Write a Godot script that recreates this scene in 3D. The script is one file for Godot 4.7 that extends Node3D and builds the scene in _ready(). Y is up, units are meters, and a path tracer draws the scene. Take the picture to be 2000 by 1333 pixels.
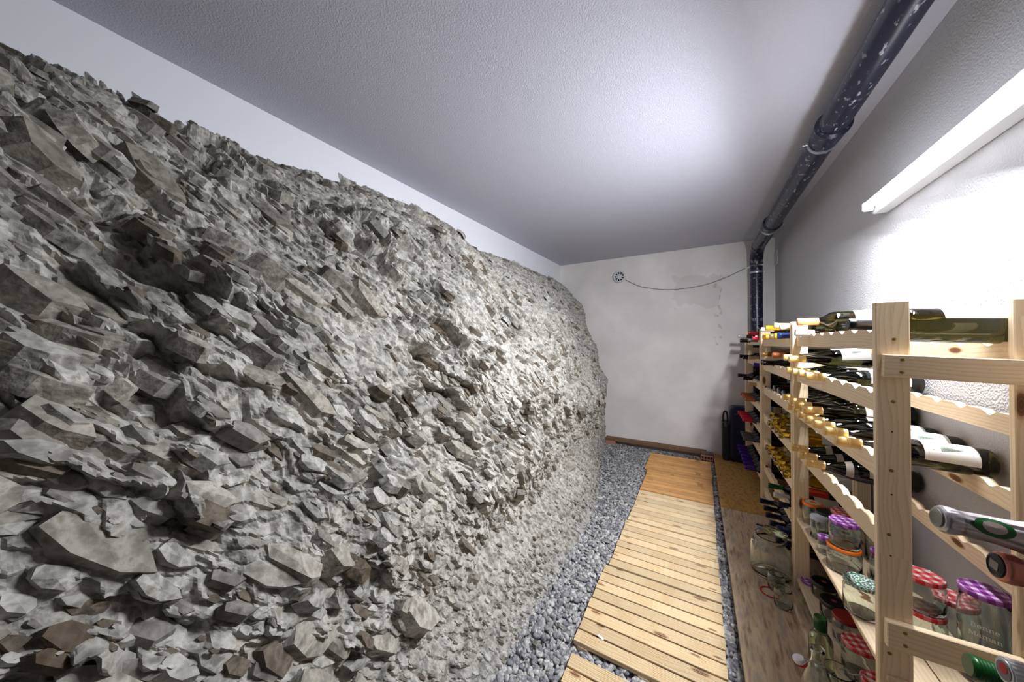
extends Node3D
# A cellar: a raw rock face on the left, a wine rack along the right wall, deck tiles on gravel between them.
# x runs to the right, -z runs into the room (D in the comments is depth, z = -D), the camera's eye is the origin.

var M := {}
var mesh_cache := {}
var used := {}
var rng := RandomNumberGenerator.new()
var noise_a := FastNoiseLite.new()
var noise_b := FastNoiseLite.new()
var noise_c := FastNoiseLite.new()
var noise_d := FastNoiseLite.new()

const LAMP_ENERGY := 8.0
const LAMP_FAR := 2.05
const LAMP_NEAR := 1.17
const WALL_R := 0.735
const WALL_L := -1.77
const WALL_B := 4.46
const RACK_X := 0.435

func _ready() -> void:
	rng.seed = 77
	# ---------------------------------------------------------------- camera, light, exposure
	var cam := Camera3D.new()
	cam.name = "camera"
	cam.fov = 94.14
	cam.near = 0.05
	cam.rotation_degrees = Vector3(0.5, 30.35, 0)
	add_child(cam)
	cam.current = true
	var env := Environment.new()
	env.background_mode = Environment.BG_COLOR
	env.background_color = Color(0.0, 0.0, 0.0)
	env.tonemap_mode = Environment.TONE_MAPPER_LINEAR
	env.tonemap_exposure = 1.14
	env.sdfgi_enabled = true
	env.ssao_enabled = true
	env.ssil_enabled = true
	var we := WorldEnvironment.new()
	we.name = "world_environment"
	we.environment = env
	add_child(we)
	fluorescent_lamp()
	# ---------------------------------------------------------------- large structure first
	make_materials()
	room()
	rock_face()
	gravel()
	deck_tiles()
	floor_boards()
	wine_rack()
	near_rack()
	# ---------------------------------------------------------------- things
	pipe()
	back_wall_things()
	bottles()
	foreground_bottles()
	jars()
	board_things()

# ==================================================================== helpers
func numbered(called: String) -> String:
	if not used.has(called):
		used[called] = 0
		return called
	used[called] += 1
	return "%s_%03d" % [called, used[called]]

func thing(called: String, label: String, category: String, at := Vector3.ZERO, group := "") -> Node3D:
	var o := Node3D.new()
	o.name = numbered(called)
	add_child(o)
	o.position = at
	tag(o, label, category, group)
	return o

func tag(o: Node, label: String, category: String, group := "") -> void:
	o.set_meta("label", label)
	o.set_meta("category", category)
	if group != "":
		o.set_meta("group", group)

func part(called: String, mesh: Mesh, mat: Material, parent: Node, at := Vector3.ZERO, rot := Vector3.ZERO) -> MeshInstance3D:
	var o := MeshInstance3D.new()
	o.name = called
	o.mesh = mesh
	o.material_override = mat
	o.position = at
	o.rotation_degrees = rot
	parent.add_child(o, true)
	return o

func struct(called: String, mesh: Mesh, mat: Material, at := Vector3.ZERO) -> MeshInstance3D:
	var o := part(called, mesh, mat, self, at)
	o.set_meta("kind", "structure")
	return o

func flat_mesh(v: PackedVector3Array) -> ArrayMesh:      # triangles, flat shaded
	var n := PackedVector3Array()
	n.resize(v.size())
	for i in range(0, v.size(), 3):
		var q := -(v[i + 1] - v[i]).cross(v[i + 2] - v[i]).normalized()
		n[i] = q; n[i + 1] = q; n[i + 2] = q
	var a := []
	a.resize(Mesh.ARRAY_MAX)
	a[Mesh.ARRAY_VERTEX] = v
	a[Mesh.ARRAY_NORMAL] = n
	var m := ArrayMesh.new()
	m.add_surface_from_arrays(Mesh.PRIMITIVE_TRIANGLES, a)
	return m

func out_tri(v: PackedVector3Array, a: Vector3, b: Vector3, c: Vector3, mid := Vector3.ZERO) -> void:
	if (b - a).cross(c - a).dot((a + b + c) / 3.0 - mid) > 0.0:
		v.append_array([a, c, b])
	else:
		v.append_array([a, b, c])

func box_mesh(s: Vector3, b := 0.002) -> ArrayMesh:       # chamfered box round its centre
	var key := "box%s%s" % [s, b]
	if mesh_cache.has(key):
		return mesh_cache[key]
	var v := PackedVector3Array()
	var h := s / 2.0
	b = minf(b, minf(h.x, minf(h.y, h.z)) * 0.8)
	var c := func(sx, sy, sz, ax):
		var p := Vector3(sx * (h.x - b), sy * (h.y - b), sz * (h.z - b))
		p[ax] += b * [sx, sy, sz][ax]
		return p
	for ax in 3:
		var u := (ax + 1) % 3
		var w := (ax + 2) % 3
		for sg in [-1, 1]:
			var q := []
			for k in [[-1, -1], [1, -1], [1, 1], [-1, 1]]:
				var d := [0, 0, 0]
				d[ax] = sg; d[u] = k[0]; d[w] = k[1]
				q.append(c.call(d[0], d[1], d[2], ax))
			out_tri(v, q[0], q[1], q[2]); out_tri(v, q[0], q[2], q[3])
			for k in [-1, 1]:                                   # chamfers along w between faces ax and u
				var d1 := [0, 0, 0]; var d2 := [0, 0, 0]
				d1[ax] = sg; d1[u] = k; d1[w] = -1
				d2[ax] = sg; d2[u] = k; d2[w] = 1
				var a1 = c.call(d1[0], d1[1], d1[2], ax); var a2 = c.call(d2[0], d2[1], d2[2], ax)
				var b1 = c.call(d1[0], d1[1], d1[2], u); var b2 = c.call(d2[0], d2[1], d2[2], u)
				out_tri(v, a1, a2, b2); out_tri(v, a1, b2, b1)
	for sx in [-1, 1]:
		for sy in [-1, 1]:
			for sz in [-1, 1]:
				out_tri(v, c.call(sx, sy, sz, 0), c.call(sx, sy, sz, 1), c.call(sx, sy, sz, 2))
	mesh_cache[key] = flat_mesh(v)
	return mesh_cache[key]

# A body of revolution round y. The profile goes from bottom to top on the outside as (radius, height).
func lathe(prof: PackedVector2Array, segs := 24, from := 0.0, to := TAU, crease := 0.8) -> ArrayMesh:
	var v := PackedVector3Array(); var n := PackedVector3Array(); var uv := PackedVector2Array(); var idx := PackedInt32Array()
	var k := prof.size()
	var total := 0.0
	for i in k - 1:
		total += prof[i].distance_to(prof[i + 1])
	var dirs := []
	for i in k - 1:
		var d := (prof[i + 1] - prof[i]).normalized()
		dirs.append(Vector2(d.y, -d.x))
	var run := 0.0
	for i in k - 1:
		var n0: Vector2 = dirs[i]
		var n1: Vector2 = dirs[i]
		if i > 0 and dirs[i - 1].dot(dirs[i]) > crease:
			n0 = (dirs[i - 1] + dirs[i]).normalized()
		if i < k - 2 and dirs[i + 1].dot(dirs[i]) > crease:
			n1 = (dirs[i + 1] + dirs[i]).normalized()
		var first := v.size()
		var ln := prof[i].distance_to(prof[i + 1])
		for j in segs + 1:
			var t := from + (to - from) * j / segs
			var cs := Vector3(cos(t), 0, sin(t))
			v.append(cs * prof[i].x + Vector3.UP * prof[i].y)
			v.append(cs * prof[i + 1].x + Vector3.UP * prof[i + 1].y)
			n.append(cs * n0.x + Vector3.UP * n0.y)
			n.append(cs * n1.x + Vector3.UP * n1.y)
			uv.append(Vector2(float(j) / segs, run / total))
			uv.append(Vector2(float(j) / segs, (run + ln) / total))
		for j in segs:
			var a := first + j * 2
			if prof[i].x > 1e-6:
				idx.append_array([a, a + 2, a + 3])
			if prof[i + 1].x > 1e-6:
				idx.append_array([a, a + 3, a + 1])
		run += ln
	var arr := []
	arr.resize(Mesh.ARRAY_MAX)
	arr[Mesh.ARRAY_VERTEX] = v; arr[Mesh.ARRAY_NORMAL] = n; arr[Mesh.ARRAY_TEX_UV] = uv; arr[Mesh.ARRAY_INDEX] = idx
	var m := ArrayMesh.new()
	m.add_surface_from_arrays(Mesh.PRIMITIVE_TRIANGLES, arr)
	return m

func pv(a: Array) -> PackedVector2Array:
	var p := PackedVector2Array()
	for i in range(0, a.size(), 2):
		p.append(Vector2(a[i], a[i + 1]))
	return p

func tube_mesh(pts: PackedVector3Array, r: float, segs := 8, closed := false) -> ArrayMesh:
	var v := PackedVector3Array(); var n := PackedVector3Array(); var idx := PackedInt32Array()
	var k := pts.size()
	var side := Vector3.ZERO
	for i in k:
		var t: Vector3
		if closed:
			t = (pts[(i + 1) % k] - pts[(i + k - 1) % k]).normalized()
		else:
			t = (pts[mini(i + 1, k - 1)] - pts[maxi(i - 1, 0)]).normalized()
		if side == Vector3.ZERO:
			side = t.cross(Vector3.UP if absf(t.y) < 0.9 else Vector3.RIGHT).normalized()
		side = (side - t * side.dot(t)).normalized()
		var up := t.cross(side)
		for j in segs:
			var a := TAU * j / segs
			var d := side * cos(a) + up * sin(a)
			v.append(pts[i] + d * r)
			n.append(d)
	var rings := k if closed else k - 1
	for i in rings:
		for j in segs:
			var a := i * segs + j
			var b := i * segs + (j + 1) % segs
			var c := ((i + 1) % k) * segs + (j + 1) % segs
			var d := ((i + 1) % k) * segs + j
			idx.append_array([a, c, b, a, d, c])
	if not closed:
		for e in [0, k - 1]:
			var m := v.size()
			var dir := (pts[1] - pts[0]).normalized() * -1.0 if e == 0 else (pts[k - 1] - pts[k - 2]).normalized()
			v.append(pts[e]); n.append(dir)
			for j in segs:
				v.append(v[e * segs + j]); n.append(dir)
			for j in segs:
				if e == 0:
					idx.append_array([m, m + 1 + j, m + 1 + (j + 1) % segs])
				else:
					idx.append_array([m, m + 1 + (j + 1) % segs, m + 1 + j])
	var arr := []
	arr.resize(Mesh.ARRAY_MAX)
	arr[Mesh.ARRAY_VERTEX] = v; arr[Mesh.ARRAY_NORMAL] = n; arr[Mesh.ARRAY_INDEX] = idx
	var mm := ArrayMesh.new()
	mm.add_surface_from_arrays(Mesh.PRIMITIVE_TRIANGLES, arr)
	return mm

# A flat outline in x,y given thickness along z (centred), with a small chamfer on both faces.
func slab_mesh(poly: PackedVector2Array, depth: float, bevel := 0.001) -> ArrayMesh:
	var v := PackedVector3Array()
	if Geometry2D.is_polygon_clockwise(poly):
		poly = poly.duplicate()
		poly.reverse()
	var inner := poly
	if bevel > 0.0:
		var off := Geometry2D.offset_polygon(poly, -bevel)
		if off.size() == 1 and off[0].size() == poly.size():
			inner = off[0]
			var best := 0
			for i in inner.size():
				if inner[i].distance_to(poly[0]) < inner[best].distance_to(poly[0]):
					best = i
			var turned := PackedVector2Array()
			for i in inner.size():
				turned.append(inner[(i + best) % inner.size()])
			inner = turned
	var h := depth / 2.0
	var tri := Geometry2D.triangulate_polygon(inner)
	for i in range(0, tri.size(), 3):
		var p := [inner[tri[i]], inner[tri[i + 1]], inner[tri[i + 2]]]
		if (p[1] - p[0]).cross(p[2] - p[0]) < 0:
			p = [p[0], p[2], p[1]]
		v.append_array([Vector3(p[0].x, p[0].y, h), Vector3(p[2].x, p[2].y, h), Vector3(p[1].x, p[1].y, h)])
		v.append_array([Vector3(p[0].x, p[0].y, -h), Vector3(p[1].x, p[1].y, -h), Vector3(p[2].x, p[2].y, -h)])
	var k := poly.size()
	var bz := bevel if inner != poly else 0.0
	for i in k:
		var a := poly[i]; var b := poly[(i + 1) % k]
		var a3 := Vector3(a.x, a.y, h - bz); var b3 := Vector3(b.x, b.y, h - bz)
		var a4 := Vector3(a.x, a.y, -h + bz); var b4 := Vector3(b.x, b.y, -h + bz)
		v.append_array([a3, b3, b4, a3, b4, a4])
		if bz > 0.0:
			var c := inner[i]; var d := inner[(i + 1) % k]
			var c3 := Vector3(c.x, c.y, h); var d3 := Vector3(d.x, d.y, h)
			v.append_array([c3, d3, b3, c3, b3, a3])
			var c4 := Vector3(c.x, c.y, -h); var d4 := Vector3(d.x, d.y, -h)
			v.append_array([a4, b4, d4, a4, d4, c4])
	return flat_mesh(v)

# ==================================================================== materials
func mat(c: Color, rough := 0.8, metal := 0.0) -> StandardMaterial3D:
	var m := StandardMaterial3D.new()
	m.albedo_color = c
	m.roughness = rough
	m.metallic = metal
	return m

func noise_tex(freq: float, oct: int, colors: Array, seed_: int, type := FastNoiseLite.TYPE_SIMPLEX_SMOOTH, size := 512) -> NoiseTexture2D:
	var n := FastNoiseLite.new()
	n.noise_type = type
	n.frequency = freq
	n.fractal_octaves = oct
	n.seed = seed_
	var t := NoiseTexture2D.new()
	t.width = size; t.height = size
	t.seamless = true
	t.noise = n
	if colors.size() > 0:
		var g := Gradient.new()
		var off := PackedFloat32Array(); var cs := PackedColorArray()
		for c in colors:
			off.append(c[0]); cs.append(c[1])
		g.offsets = off; g.colors = cs
		t.color_ramp = g
	return t

func normal_tex(freq: float, oct: int, bump: float, seed_: int, type := FastNoiseLite.TYPE_SIMPLEX_SMOOTH, size := 512) -> NoiseTexture2D:
	var t := noise_tex(freq, oct, [], seed_, type, size)
	t.as_normal_map = true
	t.bump_strength = bump
	return t

func pine_image(seed_: int, knots: int, base: Color, late: Color) -> ImageTexture:
	var w := 768; var h := 256
	var im := Image.create(w, h, false, Image.FORMAT_RGB8)
	var r := RandomNumberGenerator.new(); r.seed = seed_
	var ks := []
	for i in knots:
		ks.append(Vector3(r.randf_range(30, w - 30), r.randf_range(12, h - 12), r.randf_range(4.0, 8.0)))
	var n := FastNoiseLite.new(); n.seed = seed_; n.frequency = 0.006; n.fractal_octaves = 2
	var fine := FastNoiseLite.new(); fine.seed = seed_ + 5; fine.frequency = 0.25
	var knot := Color(0.36, 0.21, 0.1)
	for y in h:
		for x in w:
			var yy := float(y) + 16.0 * n.get_noise_2d(x * 0.45, y * 1.5)
			var kd := 99.0
			for k in ks:
				var dx: float = (x - k.x) / (k.z * 2.6); var dy: float = (y - k.y) / k.z
				if absf(dx) < 4.0 and absf(dy) < 4.0:
					var q := dx * dx + dy * dy
					yy += signf(dy) * k.z * 1.5 * exp(-q * 0.45)
					kd = minf(kd, sqrt(q))
			var band := fposmod(yy / 11.0 + 0.8 * n.get_noise_2d(50.0, yy * 0.9), 1.0)
			var l := pow(band, 2.5) * 0.75 + 0.22 * fine.get_noise_2d(x * 0.05, y * 1.6)
			var c := base.lerp(late, clampf(l, 0.0, 1.0))
			if kd < 1.0:
				c = knot.lerp(Color(0.55, 0.36, 0.19), clampf(kd * 0.8 + 0.35 * sin(kd * 16.0), 0.0, 1.0))
			elif kd < 1.5:
				c = c.lerp(Color(0.55, 0.36, 0.2), (1.5 - kd) * 1.2)
			im.set_pixel(x, y, c)
	im.generate_mipmaps()
	return ImageTexture.create_from_image(im)

func wood(tex: Texture2D, tint: Color, off: Vector3, rough := 0.62) -> StandardMaterial3D:
	var m := mat(tint, rough)
	m.albedo_texture = tex
	m.uv1_triplanar = true
	m.uv1_scale = Vector3(1.0 / 1.05, 1.0 / 0.3, 1.0 / 0.3)
	m.uv1_offset = off
	m.uv1_triplanar_sharpness = 8.0
	return m

func gingham(c: Color, light: Color) -> StandardMaterial3D:
	var im := Image.create(128, 128, false, Image.FORMAT_RGB8)
	im.fill(light)
	var mid := light.lerp(c, 0.55)
	for i in 8:
		for j in 8:
			var a := i % 2; var b := j % 2
			if a + b == 1:
				im.fill_rect(Rect2i(i * 16, j * 16, 16, 16), mid)
			elif a + b == 2:
				im.fill_rect(Rect2i(i * 16, j * 16, 16, 16), c)
	var m := mat(Color.WHITE, 0.3)
	m.albedo_texture = ImageTexture.create_from_image(im)
	m.uv1_triplanar = true
	m.uv1_scale = Vector3.ONE * 10.0
	return m

func glass(c: Color, alpha := 0.07) -> StandardMaterial3D:
	var m := mat(Color(c.r, c.g, c.b, alpha), 0.03)
	m.transparency = BaseMaterial3D.TRANSPARENCY_ALPHA
	m.metallic_specular = 0.6
	return m

func solid_glass(c: Color) -> StandardMaterial3D:
	var m := mat(Color(c.r, c.g, c.b, 0.0), 0.03)
	m.refraction_enabled = true
	m.refraction_scale = 0.05
	return m

func make_materials() -> void:
	noise_a.noise_type = FastNoiseLite.TYPE_SIMPLEX_SMOOTH; noise_a.frequency = 1.1; noise_a.fractal_octaves = 3; noise_a.seed = 3
	noise_b.noise_type = FastNoiseLite.TYPE_SIMPLEX; noise_b.frequency = 16.0; noise_b.fractal_octaves = 4; noise_b.seed = 9
	noise_c.noise_type = FastNoiseLite.TYPE_CELLULAR; noise_c.frequency = 1.0; noise_c.seed = 21
	noise_c.cellular_return_type = FastNoiseLite.RETURN_CELL_VALUE; noise_c.fractal_type = FastNoiseLite.FRACTAL_NONE
	noise_d.noise_type = FastNoiseLite.TYPE_SIMPLEX; noise_d.frequency = 1.7; noise_d.fractal_octaves = 2; noise_d.seed = 31
	# plaster: painted wall and ceiling with a stippled relief
	var stipple := normal_tex(0.09, 3, 4.0, 5)
	for k in [["ceiling", Color(0.76, 0.76, 0.81), 0.45, 2.6], ["plaster", Color(0.74, 0.73, 0.74), 0.5, 2.2]]:
		var m := mat(k[1], 0.9)
		m.normal_enabled = true
		m.normal_texture = stipple
		m.normal_scale = k[2]
		m.uv1_triplanar = true; m.uv1_world_triplanar = true
		m.uv1_scale = Vector3.ONE * k[3]
		M[k[0]] = m
	var left := mat(Color(0.90, 0.90, 0.915), 0.9)
	M.left = left
	var p1 := pine_image(4, 5, Color(0.96, 0.89, 0.79), Color(0.88, 0.76, 0.60))
	var p2 := pine_image(8, 9, Color(0.95, 0.87, 0.73), Color(0.82, 0.67, 0.46))
	for i in 6:
		var o := Vector3(0.37 * i, 0.23 * i, 0.41 * i)
		M["pine%d" % i] = wood(p1, Color(1.0, 0.975, 0.93).darkened(0.03 * (i % 3)), o)
		M["deck%d" % i] = wood(p2, Color(0.95, 0.93, 0.89).darkened(0.04 * ((i * 2) % 3)), o * 1.7)
		M["deckfar%d" % i] = wood(p2, Color(0.92, 0.76, 0.56).darkened(0.04 * ((i * 2) % 3)), o * 1.3)
	M.oldwood = wood(p1, Color(0.50, 0.42, 0.34), Vector3(0.2, 0.1, 0.6), 0.85)
	M.screw = mat(Color(0.62, 0.55, 0.32), 0.35, 0.9)
	M.dark = mat(Color(0.03, 0.03, 0.03), 0.6)
	# glass and foils
	M.olive = solid_glass(Color(0.20, 0.19, 0.085))
	M.black_glass = solid_glass(Color(0.12, 0.13, 0.10))
	M.amber = solid_glass(Color(0.96, 0.82, 0.30))
	M.clear = solid_glass(Color(0.96, 0.985, 0.97))
	M.greenish = solid_glass(Color(0.80, 0.85, 0.68))
	M.gold = mat(Color(0.91, 0.76, 0.48), 0.36, 0.3)
	for k in [["cream", Color(0.90, 0.80, 0.62)], ["yellow", Color(0.88, 0.66, 0.10)], ["peach", Color(0.93, 0.62, 0.38)], ["silver", Color(0.78, 0.78, 0.78)], ["blackcap", Color(0.03, 0.03, 0.045)],
			["navy", Color(0.07, 0.08, 0.17)], ["bluecap", Color(0.18, 0.27, 0.55)], ["redcap", Color(0.55, 0.04, 0.12)], ["pinkred", Color(0.82, 0.10, 0.22)], ["purple", Color(0.22, 0.06, 0.55)], ["greencap", Color(0.02, 0.30, 0.10)],
			["whitecap", Color(0.86, 0.84, 0.80)], ["copper", Color(0.75, 0.42, 0.24)], ["greycap", Color(0.36, 0.35, 0.36)], ["brownpaper", Color(0.62, 0.42, 0.20)], ["beige", Color(0.72, 0.63, 0.42)], ["rose", Color(0.85, 0.55, 0.48)]]:
		M[k[0]] = mat(k[1], 0.32, 0.15)
	M.white_metal = mat(Color(0.88, 0.88, 0.89), 0.45)
	M.steel = mat(Color(0.72, 0.72, 0.74), 0.28, 0.9)
	M.cork = mat(Color(0.76, 0.66, 0.42), 0.8)
	M.navy_plastic = mat(Color(0.06, 0.085, 0.22), 0.34)
	M.porcelain = mat(Color(0.90, 0.89, 0.88), 0.2)
	M.rubber = mat(Color(0.75, 0.06, 0.06), 0.6)
	M.orange_plastic = mat(Color(0.98, 0.48, 0.10), 0.4)
	M.red_check = gingham(Color(0.80, 0.06, 0.10), Color(0.94, 0.88, 0.88))
	M.purple_check = gingham(Color(0.42, 0.04, 0.46), Color(0.90, 0.78, 0.92))
	var fl := mat(Color.WHITE, 0.35)
	fl.albedo_texture = noise_tex(0.09, 2, [[0.0, Color(0.10, 0.32, 0.16)], [0.42, Color(0.20, 0.42, 0.30)], [0.47, Color(0.88, 0.92, 0.90)], [0.62, Color(0.9, 0.94, 0.92)], [0.68, Color(0.35, 0.15, 0.22)]], 6, FastNoiseLite.TYPE_CELLULAR, 256)
	fl.uv1_triplanar = true; fl.uv1_scale = Vector3.ONE * 5.0
	M.leafy = fl
	M.label = label_material(0)
	M.label_plain = mat(Color(0.86, 0.85, 0.82), 0.7)
	M.label_grey = mat(Color(0.66, 0.62, 0.58), 0.7)
	M.label_red = mat(Color(0.85, 0.24, 0.12), 0.6)
	M.label_blue = mat(Color(0.05, 0.10, 0.34), 0.4)

func line(im: Image, a: Vector2, b: Vector2, c: Color, w := 1) -> void:
	var n := int(a.distance_to(b)) + 1
	for i in n + 1:
		var p := a.lerp(b, float(i) / n)
		im.fill_rect(Rect2i(int(p.x), int(p.y), w, w), c)

func label_material(_k: int) -> StandardMaterial3D:        # white wine label: WINZER, a fir sprig in grey-green, small lines
	var im := Image.create(256, 192, false, Image.FORMAT_RGB8)
	im.fill(Color(0.93, 0.92, 0.90))
	var ink := Color(0.35, 0.35, 0.36); var green := Color(0.38, 0.44, 0.36)
	for i in 26:                                              # hatched triangle
		var t := i / 25.0
		line(im, Vector2(96 + 36 * t, 130), Vector2(132, 48 + 60 * t), green)
		line(im, Vector2(168 - 36 * t, 130), Vector2(132, 48 + 60 * t), green.darkened(0.2))
	var x := 76.0
	for ch in [[[0, 0, 2, 12], [2, 12, 4, 4], [4, 4, 6, 12], [6, 12, 8, 0]], [[3, 0, 3, 12]], [[0, 12, 0, 0], [0, 0, 7, 12], [7, 12, 7, 0]]]:
		for s in ch:
			line(im, Vector2(x + s[0] * 1.4, 150 + s[1]), Vector2(x + s[2] * 1.4, 150 + s[3]), ink, 2)
		x += 36.0
	line(im, Vector2(90, 20), Vector2(120, 30), ink); line(im, Vector2(110, 16), Vector2(112, 36), ink); line(im, Vector2(130, 24), Vector2(170, 22), ink)
	line(im, Vector2(60, 176), Vector2(196, 176), Color(0.6, 0.6, 0.6))
	var m := mat(Color.WHITE, 0.65)
	m.albedo_texture = ImageTexture.create_from_image(im)
	return m

# ==================================================================== lamp
func fluorescent_lamp() -> void:
	var z0 := -LAMP_NEAR; var z1 := -LAMP_FAR
	var len_ := absf(z1 - z0); var mid := (z0 + z1) / 2.0
	var t := thing("tube_lamp", "white wall-mounted batten lamp with one glowing fluorescent tube below the dark pipe", "lamp", Vector3(WALL_R, 0.612, mid))
	var white := mat(Color(0.86, 0.87, 0.90), 0.4)
	part("housing", box_mesh(Vector3(0.05, 0.055, len_ + 0.02), 0.004), white, t, Vector3(-0.026, 0, 0))
	var lit := mat(Color(0.95, 0.95, 0.95), 0.3)
	lit.emission_enabled = true
	lit.emission = Color(0.95, 0.97, 1.0)
	lit.emission_energy_multiplier = 1.15
	var pts := PackedVector3Array([Vector3(0, 0, -len_ / 2 + 0.02), Vector3(0, 0, len_ / 2 - 0.02)])
	part("tube", tube_mesh(pts, 0.0175, 16), lit, t, Vector3(-0.074, 0.008, 0))
	for s in [-1, 1]:
		part("lamp_holder", box_mesh(Vector3(0.04, 0.042, 0.018), 0.006), white, t, Vector3(-0.07, 0.006, s * (len_ / 2 - 0.01)))
	var seg := (len_ - 0.08) / 4.0
	for i in 8:                                                # the tube's light as short strips: most of it down into the room, a share up to the ceiling
		var up := i >= 4
		var l := AreaLight3D.new()
		l.name = "tube_light"
		l.area_size = Vector2(seg * 0.9, 0.035)
		l.area_normalize_energy = true
		l.light_color = Color(0.95, 0.97, 1.0)
		l.light_energy = LAMP_ENERGY * (0.006 if up else 0.200)
		l.shadow_enabled = true
		l.set("area_range", 8.0)
		l.position = Vector3(-0.145, 0.02 if up else -0.005, (i % 4 - 1.5) * seg)
		l.rotation_degrees = Vector3(5 if up else -41, 90 - 15, 0)
		t.add_child(l, true)
	for i in 4:                                                # what spills sideways from the round tube on to the wall
		var g := OmniLight3D.new()
		g.name = "tube_spill"
		g.light_color = Color(0.95, 0.97, 1.0)
		g.light_energy = LAMP_ENERGY * 0.002
		g.light_size = 0.04
		g.omni_range = 8.0
		g.omni_attenuation = 2.0
		g.shadow_enabled = true
		g.position = Vector3(-0.14, -0.01, (i - 1.5) * 0.21)
		t.add_child(g, true)

# ==================================================================== room
func wall_mesh(size: Vector3) -> ArrayMesh:
	return box_mesh(size, 0.001)

func room() -> void:
	var near := 2.6                                            # the room goes on behind the camera
	var length := WALL_B + near
	var midz := (near - WALL_B) / 2.0
	struct("floor", wall_mesh(Vector3(3.2, 0.1, length + 0.4)), mat(Color(0.25, 0.24, 0.23), 0.9), Vector3(-0.5, -1.46, midz))
	var c := struct("ceiling", wall_mesh(Vector3(3.2, 0.12, length + 0.4)), M.ceiling, Vector3(-0.5, 1.19, midz))
	c.rotation_degrees.x = -0.98 * -1.0
	c.position.y = 1.093 + 0.06 - midz * 0.0171
	struct("wall_left", wall_mesh(Vector3(0.15, 3.0, length + 0.3)), M.left, Vector3(WALL_L - 0.075, 0, midz))
	struct("wall_right", wall_mesh(Vector3(0.15, 3.0, length + 0.3)), M.plaster, Vector3(WALL_R + 0.075, 0, midz))
	struct("wall_front", wall_mesh(Vector3(3.0, 3.0, 0.15)), M.plaster, Vector3(-0.5, 0, near + 0.075))
	struct("wall_back", wall_mesh(Vector3(3.0, 3.0, 0.15)), back_wall_material(), Vector3(-0.52, 0, -WALL_B - 0.075))

func back_wall_material() -> StandardMaterial3D:               # smooth plaster with patched and water-stained areas
	var w := 512; var h := 512
	var im := Image.create(w, h, false, Image.FORMAT_RGB8)
	var n := FastNoiseLite.new(); n.seed = 12; n.frequency = 0.008; n.fractal_octaves = 4
	var e := FastNoiseLite.new(); e.seed = 14; e.frequency = 0.03; e.fractal_octaves = 3
	var base := Color(0.945, 0.92, 0.905)
	for y in h:
		for x in w:
			var wx := x + 14.0 * e.get_noise_2d(x, y); var wy := y + 14.0 * e.get_noise_2d(y + 300.0, x)
			var c := base.darkened(0.05 + 0.07 * n.get_noise_2d(x, y))
			# the patch near the pipe: a paler rectangle, a greyer one below it, and a dirty outline
			if wx > 336 and wx < 420 and wy > 36 and wy < 120:
				c = c.lightened(0.12)
			if wx > 300 and wx < 382 and wy > 112 and wy < 175:
				c = c.darkened(0.05)
			if wx > 376 and wx < 384 and wy > 110 and wy < 260 and e.get_noise_2d(x * 2.0, y * 2.0) > 0.05:
				c = c.darkened(0.10)
			im.set_pixel(x, y, c)
	im.generate_mipmaps()
	var m := mat(Color.WHITE, 0.9)
	m.albedo_texture = ImageTexture.create_from_image(im)
	m.uv1_triplanar = true
	m.uv1_scale = Vector3(1.0 / 3.0, 1.0 / 3.0, 1.0 / 3.0)
	m.uv1_offset = Vector3(0.5, 0.5, 0.5)
	return m

# ==================================================================== rock
var ROCK_Y := PackedFloat32Array([-1.42, -1.2, -1.0, -0.6, -0.2, 0.2, 0.5, 0.75, 0.93])
var ROCK_NEAR := PackedFloat32Array([-0.70, -0.80, -0.90, -0.865, -0.95, -1.12, -1.32, -1.56, -1.80])
var ROCK_FAR := PackedFloat32Array([-1.04, -1.03, -1.01, -1.02, -1.12, -1.29, -1.42, -1.60, -1.80])
var TOP_D := PackedFloat32Array([-0.5, 0.1, 0.3, 0.6, 0.9, 1.2, 1.8, 2.2, 3.0, 4.5])
var TOP_Y := PackedFloat32Array([0.90, 0.92, 0.90, 0.89, 0.94, 1.0, 1.03, 0.90, 0.945, 0.955])
const DIP := 0.80                                             # radians below the horizontal
var site_cache := {}

func table(xs: PackedFloat32Array, ys: PackedFloat32Array, x: float) -> float:
	var k := xs.size()
	if x <= xs[0]:
		return ys[0]
	for i in k - 1:
		if x < xs[i + 1]:
			var t := (x - xs[i]) / (xs[i + 1] - xs[i])
			t = t * t * (3.0 - 2.0 * t) * 0.5 + t * 0.5
			return lerpf(ys[i], ys[i + 1], t)
	return ys[k - 1]

func rock_base(d: float, s: float) -> Vector3:                 # s: 0 at the floor, 1 at the top
	var top := table(TOP_D, TOP_Y, d)
	var yn := lerpf(-1.42, 0.93, s)
	var y := lerpf(-1.42, top, s)
	var f := smoothstep(2.3, 4.3, d)
	var x := lerpf(table(ROCK_Y, ROCK_NEAR, yn), table(ROCK_Y, ROCK_FAR, yn), f)
	x += 0.10 * noise_a.get_noise_2d(d, y * 1.2) * smoothstep(0.0, 0.25, s) * (1.0 - smoothstep(0.8, 1.0, s))
	x -= 0.35 * smoothstep(4.1, 4.5, d) * (1.0 - s)
	return Vector3(x, y, -d)

func hsh(i: int, j: int, k: int) -> float:
	var n := (i * 374761393 + j * 668265263 + k * 974711) & 0x7fffffff
	n = ((n ^ (n >> 13)) * 1274126177) & 0x7fffffff
	n = ((n ^ (n >> 15)) * 69069 + 12345) & 0x7fffffff
	return float((n ^ (n >> 16)) & 0xffff) / 65535.0

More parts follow.
